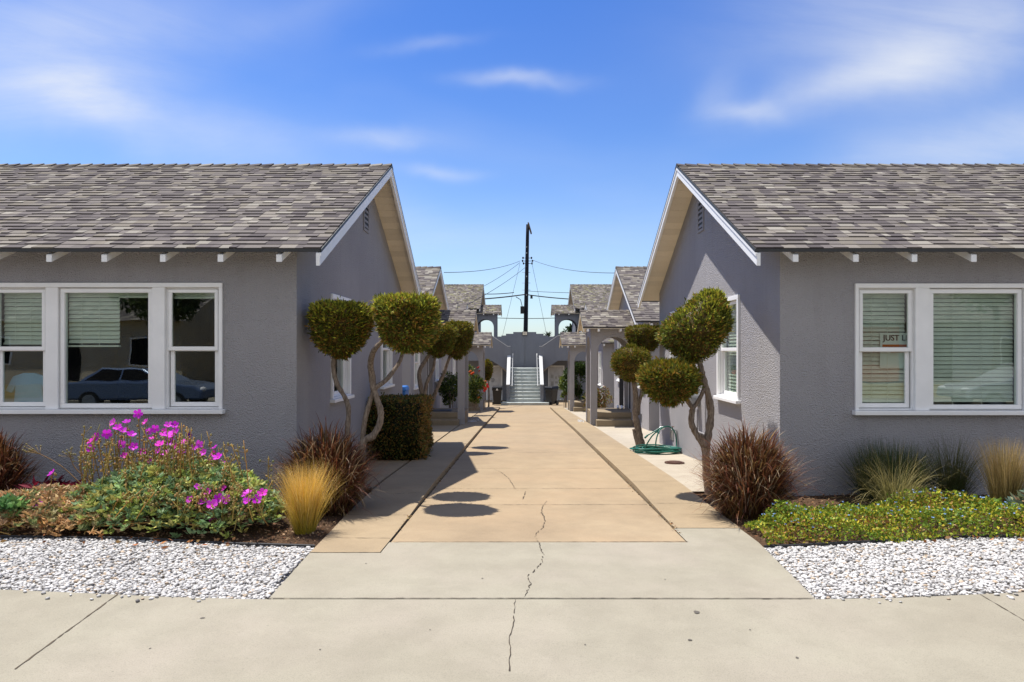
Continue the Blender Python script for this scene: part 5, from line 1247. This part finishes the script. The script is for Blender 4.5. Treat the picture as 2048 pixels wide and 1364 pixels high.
V, Fc, C = leaves(np.stack([x, y, z], 1), d, g, .032, .020, col, .5, .25)
m = 250; kk = g.integers(0, len(x), m); kk = kk[hgt[kk] > .12]; fp = np.stack([x[kk], y[kk], z[kk] + .03], 1); fp[:, 2] = np.maximum(fp[:, 2], np.array([bedz(a, b) for a, b in zip(x[kk], y[kk])]) + hgt[kk] * 1.0)
e = np.repeat(np.arange(len(fp)), 5); a = g.uniform(0, 6.28, len(e)); dd = np.stack([np.cos(a), np.sin(a) - .4, np.full(len(e), .35)], 1)
V2, F2, C2 = leaves(fp[e], dd, g, .015, .010, (.30, .47, .80), .2, .2)
V, Fc, C = join_np([(V, Fc, C), (V2, F2, C2)])
o = np_mesh('ground_cover', V, Fc, C, M['leaf']); setp(o, 'bright yellow green ground cover dotted with small blue flowers beside the white pebbles', 'ground cover', kind='stuff')
t = thing('grey_succulent', 'grey green succulent with curled dry leaves at the end of the blue-flowered ground cover', 'succulent', (5.35, 6.65, bedz(5.3, 6.6)))
x, y = ell_pts(330, 5.45, 6.6, .68, .46, g); z = bedz(5.3, 6.6) + mound(x, y, 5.45, 6.6, .7, .48, .36) * g.uniform(.6, 1.05, 330) + .02; k = y > GY; V, Fc, C = rosettes(np.stack([x, y, z], 1)[k], g, .085, .032, np.array([(.12, .19, .14), (.16, .22, .15), (.10, .15, .10), (.30, .20, .11), (.20, .23, .12)]), 9); np_mesh('leaves', V, Fc, C, M['leaf'], t)
mb = MB(); c = Vector((5.28, 6.2, bedz(5.2, 6.2) + .13))
for j in range(7):
    rr = .07 + .007 * j; mb.tube([c + Vector((rr * math.cos(a / 3.), (j - 3) * .012, rr * .62 * math.sin(a / 3.))) for a in range(0, 18)], .007, 5, col=(.34 * rg.uniform(.7, 1.2), .19, .08))
mb.build('curled_dry_leaf', M['chip'], t)

# ------------------------------------------------------------------ court shrubs
def bush(name, label, c, r, n, cols, size, flowers=(), mat='leaf', dens=.55, stems=6, seed=0):
    gg = np.random.default_rng(seed + 500); t = thing(name, label, 'shrub', (c[0], c[1], c[2] - r[2]))
    lob = gg.normal(size=(16, 3)); lob /= np.linalg.norm(lob, axis=1, keepdims=True); lc = lob * np.array(r) * gg.uniform(.35, .72, (16, 1)); lr = gg.uniform(.32, .52, 16) * min(r)
    k = gg.integers(0, 16, n); d = gg.normal(size=(n, 3)); d /= np.linalg.norm(d, axis=1, keepdims=True)
    pos = np.array(c) + lc[k] + d * lr[k][:, None] * (gg.random(n) ** .4)[:, None]; dirs = d + np.array([0, 0, .3])
    cc = np.asarray(cols)[gg.integers(0, len(cols), n)]
    pos[:, 2] = np.maximum(pos[:, 2], c[2] - r[2] + .05)
    V, Fc, C = leaves(pos, dirs, gg, size, size * .5, cc, .7, .3); np_mesh('foliage', V, Fc, C, M[mat], t)
    mb = MB()
    for i in range(stems):
        a = rg.uniform(0, 6.28); mb.tube(catmull([(c[0] + .06 * math.cos(a), c[1] + .06 * math.sin(a), c[2] - r[2] - .1), (c[0] + r[0] * .25 * math.cos(a), c[1] + r[1] * .25 * math.sin(a), c[2] - r[2] * .3), (c[0] + r[0] * .5 * math.cos(a), c[1] + r[1] * .5 * math.sin(a), c[2] + r[2] * .5)], 4), [.018] * 5 + [.010] * 4, 6)
    mb.build('stems', M['bark'], t)
    for (u, v, Y, fr_, fc) in flowers:
        p = Vector(at(u, v, Y)); mb = MB()
        for k in range(9):
            a = 2.4 * k; rr = fr_ * (.35 + .07 * k); q = p + Vector((math.cos(a) * rr * .7, math.sin(a) * rr * .5 - .02, rr * .5 * math.sin(a * 1.7))); mb.ellipsoid(q, (fr_ * .45, fr_ * .4, fr_ * .3), 7, 5, tuple(min(.95, x * rg.uniform(.75, 1.15)) for x in fc))
        mb.build('bloom', M['petal'], t, smooth=True)
    return t
G1 = [(.05, .085, .018), (.08, .13, .025), (.14, .18, .03), (.035, .06, .015)]
bush('rose_bush', 'leafy green bush with red roses seen beside the shaded porch post', at(903, 775, 25.4), (.55, .5, .82), 3000, G1, .085, [(921, 742, 25.3, .075, (.35, .02, .02))], seed=1)
bush('rose_bush', 'tall green bush with red and orange roses between the two shaded porches', at(949, 765, 28), (.45, .6, 1.05), 2800, G1 + [(.20, .20, .04)], .095, [(944, 747, 27.6, .10, (.70, .10, .02)), (940, 743, 27.7, .08, (.65, .16, .03)), (956, 735, 28, .07, (.45, .03, .02)), (958, 742, 28, .06, (.4, .03, .02)), (957, 795, 27.6, .06, (.5, .12, .03))], seed=2)
t = thing('red_bloom_plant', 'slender stem with one big scarlet bloom next to the far shaded porch post', 'flower', at(970, 818, 31.5))
mb = MB(); mb.tube(catmull([at(970, 822, 31.5), at(971, 798, 31.5), at(969, 778, 31.5), at(969, 765, 31.5)], 4), .012, 6); mb.build('stem', M['bark'], t)
mb = MB()
for k in range(16): a = 2.4 * k; rr = .03 + .009 * k; p = Vector(at(969.5, 771, 31.4)); mb.ellipsoid(p + Vector((math.cos(a) * rr, rg.uniform(-.05, .05), math.sin(a) * rr * 1.45)), (.065, .05, .06), 7, 5)
mb.build('bloom', M['red'], t, smooth=True)
bush('shrub', 'orange tinted leafy shrub with pale blooms behind the sunlit arched porch', at(1198, 800, 25.2), (.62, .5, .62), 3000, [(.22, .13, .03), (.16, .15, .03), (.08, .11, .025), (.26, .19, .04), (.20, .08, .04)], .075, [(1204, 775, 25, .10, (.72, .60, .60)), (1210, 785, 25, .05, (.7, .6, .6)), (1166, 800, 25.2, .04, (.7, .6, .55))], seed=3)
bush('climbing_shrub', 'tall dark green climbing shrub rising behind the far sunlit porch post', at(1152, 760, 35.6), (.72, .7, 1.55), 4200, [(.04, .075, .018), (.06, .10, .02), (.03, .05, .014)], .12, seed=4)
bush('shrub', 'bright yellow green bush between the stair bin and the far porch post', at(1130, 772, 36.2), (.30, .4, 1.05), 1500, [(.14, .19, .03), (.22, .26, .04), (.08, .12, .025)], .11, [(1121, 799, 36, .04, (.7, .7, .7))], seed=5)
# trees far behind
def far_tree(label, c, r, n, seed, cols, trunk=True):
    gg = np.random.default_rng(seed); t = thing('distant_tree', label, 'tree', (c[0], c[1], -2.))
    lob = gg.normal(size=(22, 3)); lob /= np.linalg.norm(lob, axis=1, keepdims=True); lc = lob * np.array(r) * gg.uniform(.3, .85, (22, 1)); k = gg.integers(0, 22, n); d = gg.normal(size=(n, 3)); d /= np.linalg.norm(d, axis=1, keepdims=True)
    pos = np.array(c) + lc[k] + d * (.33 * min(r)) * (gg.random(n) ** .4)[:, None]; V, Fc, C = leaves(pos, d, gg, .34, .2, np.asarray(cols)[gg.integers(0, len(cols), n)], .7, .3); np_mesh('crown', V, Fc, C, M['leaf'], t)
    mb = MB(); limb(mb, [(c[0], c[1], -2.2), (c[0] + .1, c[1], c[2] * .4), (c[0], c[1], c[2])], .22, .10, rg); mb.build('trunk', M['bark'], t, smooth=True)
DG = [(.02, .035, .014), (.035, .055, .02), (.05, .07, .03)]
far_tree('far dark tree top peeping over the stepped wall beside the mossy porch post', (4.75, 82, 2.55), (1.0, 1.0, 1.3), 700, 61, DG)
far_tree('far dark tree seen through the upper arch on the mossy porch', (6.6, 92, 3.7), (1.1, 1.1, 1.6), 900, 62, DG)
far_tree('far low tree top just above the flower side step of the rear wall', (-1.9, 84, 2.05), (.5, .5, 1.2), 400, 63, DG)
px, py_, pz = at(1097, 668, 80); t = thing('distant_palm', 'tiny far palm top at the foot of the steep thin wire', 'palm tree', (px, py_, -2))
mb = MB(); mb.tube([(px, py_, -2.2), (px, py_, pz - .3)], .14, 8); mb.build('trunk', M['bark'], t)
n = 60; gg = np.random.default_rng(8); V, Fc, C = blades(np.repeat(np.array([[px, py_, pz - .35]]), n, 0), gg.uniform(0, 6.28, n), gg.uniform(.1, 1.5, n), gg.uniform(.6, 1.0, n), gg.uniform(.4, 1.2, n), np.full(n, .14), (.03, .045, .02), 5, gg); np_mesh('crown', V, Fc, C, M['leaf'], t)
# ------------------------------------------------------------------ the street behind the camera (seen only as reflections in the glass)
rg = random.Random(77)
mb = MB(); mb.quad((-60, -7.2, -.46), (60, -7.2, -.46), (60, 2.19, -.44), (-60, 2.19, -.44)); setp(mb.build('road', M['asphalt']), kind='structure')
mb = MB(); mb.box(-60, 60, -8.9, -7.2, -.7, -.30); setp(mb.build('pavement', M['grey']), kind='structure')
mb = MB(); mb.quad((-60, -40, .1), (60, -40, .1), (60, -8.9, -.30), (-60, -8.9, -.30)); setp(mb.build('lawn', M['lawn']), kind='structure')
def street_house(X0, X1, Yf, wallm, label):
    H = thing('street_house', label, 'house', ((X0 + X1) / 2, Yf, -.2), 'houses across the street')
    w = MB(); w.box(X0, X1, Yf - 9, Yf, -.5, 3.0); w.build('wall', M[wallm], H)
    r = MB(); Ym = Yf - 4.5
    for Ye in (Yf + .5, Yf - 9.5): roof_slope(r, X0 - .5, X1 + .5, Ye, 2.95, Ym, 5.2, rg, expo=.3)
    r.build('roof', M['shingle'], H)
    gq = MB()
    for X in (X0, X1): gq.poly([(X, Yf, 3.0), (X, Yf - 9, 3.0), (X, Ym, 5.1)])
    gq.build('gable', M[wallm], H)
    FF_ = ((0, Yf), (1, 0), (0, 1))
    for xc in (X0 + 1.8, X1 - 1.8):
        f = MB(); frame_bars(f, FF_, xc - .75, xc + .75, .75, 2.2, .09, .0, .04); wn = f.build('window', M['white'], H); q = MB(); q.lbox(FF_, xc - .66, xc + .66, .004, .012, .84, 2.11); q.build('pane', M['screen'], wn)
    xm = (X0 + X1) / 2; d = MB(); d.lbox(FF_, xm - .5, xm + .5, .003, .04, -.1, 2.1); d.build('door', M['screen'], H)
    s_ = MB()
    for k in range(4): s_.box(xm - 1, xm + 1, Yf + .02 + .3 * k, Yf + .32 + .3 * k, -.5, .0 - .1 * k)
    s_.build('steps', M['grey'], H)
street_house(-13.5, -3.5, -17, 'stucco', 'grey house across the street reflected in the flower side window')
street_house(1.0, 12, -18, 'cream_wall', 'cream house across the street reflected in the hose side window')
street_house(-28, -17, -17, 'cream_wall', 'cream house across the street, farther along on the flower side')
street_house(16, 27, -18, 'stucco', 'grey house with an orange red garage door across the street')
HG = [o for o in bpy.data.objects if o.get('label', '').startswith('grey house with an orange')][0]
mb = MB(); mb.lbox(((0, -18), (1, 0), (0, 1)), 16.2, 19.2, .015, .06, -.1, 2.75); mb.build('orange_panel', M['orange'], HG)  # made-up panel, added to give the street window an orange reflection
def car(X, Y, rot, mat, label):
    t = thing('parked_car', label, 'car', (0, 0, 0), 'cars parked across the street'); W = .86
    side = [(-2.2, .32), (-2.25, .62), (-2.1, .90), (-1.5, .98), (1.05, .95), (1.95, .82), (2.22, .66), (2.25, .36)]
    mb = MB(); mb.prism([(x, -W, z) for x, z in side], (0, 2 * W, 0)); body = mb.build('body', M[mat], t, bevel=.07)
    cab = [(-1.75, .95), (-1.15, 1.38), (.25, 1.40), (1.05, .94)]; Wt = .62
    mb = MB(); a = [(x, -(W - .04) if z < 1 else -Wt, z) for x, z in cab]; b = [(x, (W - .04) if z < 1 else Wt, z) for x, z in cab]
    mb.add(a + b, [(0, 1, 2, 3), (7, 6, 5, 4), (0, 4, 5, 1), (1, 5, 6, 2), (2, 6, 7, 3), (3, 7, 4, 0)]); mb.build('cabin', M[mat], t, bevel=.04)
    for sg in (-1, 1):
        gl = MB(); y = lambda z: sg * (W - .04 - (W - .04 - Wt) * (z - .95) / .44 + .006)
        for q in ([(-1.5, 1.0), (-1.08, 1.33), (-.45, 1.34), (-.45, 1.0)], [(-.38, 1.0), (-.38, 1.34), (.20, 1.34), (.80, 1.0)]): gl.poly([(x, y(z), z) for x, z in q])
        gl.build('side_window', M['screen'], t)
    for x in (-1.35, 1.38):
        for sg in (-1, 1):
            mb = MB(); mb.tube([(x, sg * .68, .31), (x, sg * .89, .31)], .31, 20); wh = mb.build('wheel', M['black'], t); mb = MB(); mb.tube([(x, sg * .885, .31), (x, sg * .90, .31)], .20, 14); mb.build('hubcap', M['metal'], wh)
    for sg in (-1, 1): mb = MB(); mb.ellipsoid((2.18, sg * .62, .68), (.09, .18, .08)); mb.build('headlight', M['white'], t, smooth=True); mb = MB(); mb.ellipsoid((-2.2, sg * .66, .72), (.07, .14, .09)); mb.build('tail_light', M['red'], t, smooth=True)
    t.location = (X, Y, -.45); t.rotation_euler = (0, 0, rot)
M['carblue'] = m_paint('car_blue_grey', (.13, .18, .28), .25, .02, .0, .3, .5); M['carsilver'] = m_paint('car_silver', (.45, .46, .47), .25, .02, 0., .4, .5)
car(-12.6, -5.9, 0, 'carblue', 'blue grey sedan parked across the street')
car(16.6, -5.9, math.pi, 'carsilver', 'silver sedan parked across the street')
gg = np.random.default_rng(3)
for i, (x, y, h) in enumerate(((9.5, -12, 4.2), (-16, -13, 4.6), (20, -12, 5))):
    t = thing('street_tree', ('round leafy tree on the lawn before the cream house across the street', 'leafy tree between the two flower side houses across the street', 'leafy tree at the far hose side end across the street')[i], 'tree', (x, y, -.3), 'trees across the street')
    mb = MB(); limb(mb, [(x, y, -.4), (x + .1, y, 1.2), (x, y, h - .6)], .2, .1, rg); mb.build('trunk', M['bark'], t, smooth=True)
    n = 5000; lob = gg.normal(size=(24, 3)); lob /= np.linalg.norm(lob, axis=1, keepdims=True); k = gg.integers(0, 24, n); d = gg.normal(size=(n, 3)); d /= np.linalg.norm(d, axis=1, keepdims=True)
    pos = np.array([x, y, h]) + lob[k] * 1.3 + d * .75 * (gg.random(n) ** .4)[:, None]; V, Fc, C = leaves(pos, d, gg, .22, .13, np.array([(.05, .09, .02), (.10, .15, .03), (.03, .05, .015)])[gg.integers(0, 3, n)], .7, .3); np_mesh('crown', V, Fc, C, M['leaf'], t)

# ------------------------------------------------------------------ sky, sun, camera
SUN = Vector((-1.6, 1.07, 5.27)).normalized(); EL = math.asin(SUN.z)
W = bpy.data.worlds.new('World'); SC.world = W; W.use_nodes = True; nt = W.node_tree; nt.nodes.clear()
def wn(typ, **kw):
    nd = nt.nodes.new(typ)
    for k, v in kw.items():
        if k in nd.inputs: nd.inputs[k].default_value = v
        else: setattr(nd, k, v)
    return nd
L = nt.links.new
def wm(op, a, b=None, c=None):
    nd = wn('ShaderNodeMath', operation=op)
    for i, v in enumerate((a, b, c)):
        if v is None: continue
        if isinstance(v, (int, float)): nd.inputs[i].default_value = v
        else: L(v, nd.inputs[i])
    return nd.outputs[0]
sky = wn('ShaderNodeTexSky', sky_type='NISHITA', sun_disc=False, sun_elevation=EL, sun_rotation=math.atan2(SUN.x, SUN.y), altitude=100., air_density=1.0, dust_density=SKY_DUST, ozone_density=SKY_OZ)
tc = wn('ShaderNodeTexCoord'); sx = wn('ShaderNodeSeparateXYZ'); L(tc.outputs['Generated'], sx.inputs[0])
# high thin cirrus: cloud layer coordinates on the dome (azimuth tangent / elevation tangent)
yv = wm('MAXIMUM', wm('ABSOLUTE', sx.outputs[1]), .05); ax_ = wm('DIVIDE', sx.outputs[0], yv); el_ = wm('DIVIDE', sx.outputs[2], yv)
cb = wn('ShaderNodeCombineXYZ'); L(ax_, cb.inputs[0]); L(el_, cb.inputs[1]); L(sx.outputs[1], cb.inputs[2])
def nz(scale, detail, rough, stretch, rot=0., dist=0., off=(0, 0, 0)):
    mp = wn('ShaderNodeMapping'); mp.inputs['Scale'].default_value = stretch; mp.inputs['Rotation'].default_value = (0, 0, rot); mp.inputs['Location'].default_value = off; L(cb.outputs[0], mp.inputs['Vector'])
    n_ = wn('ShaderNodeTexNoise', Scale=scale, Detail=detail, Roughness=rough, Distortion=dist); L(mp.outputs[0], n_.inputs['Vector']); return n_.outputs['Fac']
fib = nz(2.2, 9, .62, (.6, 2.4, 1), .22, .8); big = nz(1.3, 4, .5, (1, 1.6, 1), .1, .3, (3.1, .4, 0))
wx = wm('MULTIPLY', wm('SUBTRACT', nz(1.9, 5, .55, (1, 1, 1), 0, 0, (7, 2, 0)), .5), .26); wy = wm('MULTIPLY', wm('SUBTRACT', nz(2.1, 5, .55, (1, 1, 1), 0, 0, (1, 9, 0)), .5), .13)
AXW, ELW = wm('ADD', ax_, wx), wm('ADD', el_, wy)
def blob(u, v, su, sv, rot, amp):
    """soft bank of cirrus centred on a sky direction"""
    a0, e0 = (u - CXP) / F, (HOR - v) / F; su, sv = su / F, sv / F; c, s = math.cos(rot), math.sin(rot)
    dx, dy = wm('SUBTRACT', AXW, a0), wm('SUBTRACT', ELW, e0)
    p = wm('DIVIDE', wm('ADD', wm('MULTIPLY', dx, c), wm('MULTIPLY', dy, s)), su); q = wm('DIVIDE', wm('SUBTRACT', wm('MULTIPLY', dy, c), wm('MULTIPLY', dx, s)), sv)
    r = wm('ADD', wm('MULTIPLY', p, p), wm('MULTIPLY', q, q)); return wm('MULTIPLY', wm('EXPONENT', wm('MULTIPLY', r, -1.)), amp)
acc = None
for b in CLOUDS:
    o = blob(*b); acc = o if acc is None else wm('ADD', acc, o)
front = wm('GREATER_THAN', sx.outputs[1], .0)
acc = wm('MULTIPLY', acc, front)
# unseen white cloud sheet added behind the viewer to brighten the shaded street fronts
bk = wn('ShaderNodeMapRange', interpolation_type='SMOOTHSTEP'); bk.inputs['From Min'].default_value = -.05; bk.inputs['From Max'].default_value = -.45; bk.inputs['To Min'].default_value = 0.; bk.inputs['To Max'].default_value = FILL_CLOUD; L(sx.outputs[1], bk.inputs['Value'])
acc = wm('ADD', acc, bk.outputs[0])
mul = wn('ShaderNodeMapRange', interpolation_type='SMOOTHSTEP'); mul.inputs['From Min'].default_value = .22; mul.inputs['From Max'].default_value = .80; mul.inputs['To Min'].default_value = .45; mul.inputs['To Max'].default_value = 1.2; L(fib, mul.inputs['Value'])
veil = wn('ShaderNodeMapRange', interpolation_type='SMOOTHSTEP'); veil.inputs['From Min'].default_value = .42; veil.inputs['From Max'].default_value = .8; veil.inputs['To Min'].default_value = .0; veil.inputs['To Max'].default_value = .20; L(big, veil.inputs['Value'])
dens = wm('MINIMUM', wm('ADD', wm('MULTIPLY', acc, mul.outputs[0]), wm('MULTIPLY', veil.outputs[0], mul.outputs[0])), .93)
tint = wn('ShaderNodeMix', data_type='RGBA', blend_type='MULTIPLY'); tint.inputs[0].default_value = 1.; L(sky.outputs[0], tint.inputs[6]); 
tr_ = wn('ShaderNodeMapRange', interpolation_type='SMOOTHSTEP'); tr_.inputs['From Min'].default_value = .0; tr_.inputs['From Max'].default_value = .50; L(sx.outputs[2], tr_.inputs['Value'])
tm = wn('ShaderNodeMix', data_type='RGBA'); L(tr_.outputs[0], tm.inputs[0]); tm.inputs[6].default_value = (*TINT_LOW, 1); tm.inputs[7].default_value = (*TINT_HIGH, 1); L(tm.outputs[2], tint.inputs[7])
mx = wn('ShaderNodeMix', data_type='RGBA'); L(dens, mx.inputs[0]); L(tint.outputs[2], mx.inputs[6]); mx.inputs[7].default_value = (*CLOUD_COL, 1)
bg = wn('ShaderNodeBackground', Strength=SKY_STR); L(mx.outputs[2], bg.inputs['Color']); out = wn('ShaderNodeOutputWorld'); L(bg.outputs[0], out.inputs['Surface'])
sl = bpy.data.lights.new('sun', 'SUN'); sl.energy = SUN_STR; sl.angle = math.radians(.55); sl.color = (1., .955, .88)
so = bpy.data.objects.new('sun', sl); COL.objects.link(so); so.rotation_euler = SUN.to_track_quat('Z', 'Y').to_euler(); so.location = (-20, 14, 60)
cd = bpy.data.cameras.new('camera'); cd.sensor_width = 36; cd.lens = F / 2048 * 36; cd.shift_x = -(CXP - 1024) / 2048; cd.shift_y = (HOR - 682) / 2048; cd.clip_end = 3000; cd.clip_start = .05
co = bpy.data.objects.new('camera', cd); COL.objects.link(co); co.location = (0, 0, HC); co.rotation_euler = (math.pi / 2, 0, 0); SC.camera = co
SC.view_settings.view_transform = 'Standard'; SC.view_settings.look = 'None'; SC.view_settings.exposure = EXPO; SC.view_settings.gamma = 1
SC.render.engine = 'CYCLES'; SC.cycles.max_bounces = 8; SC.cycles.transparent_max_bounces = 12
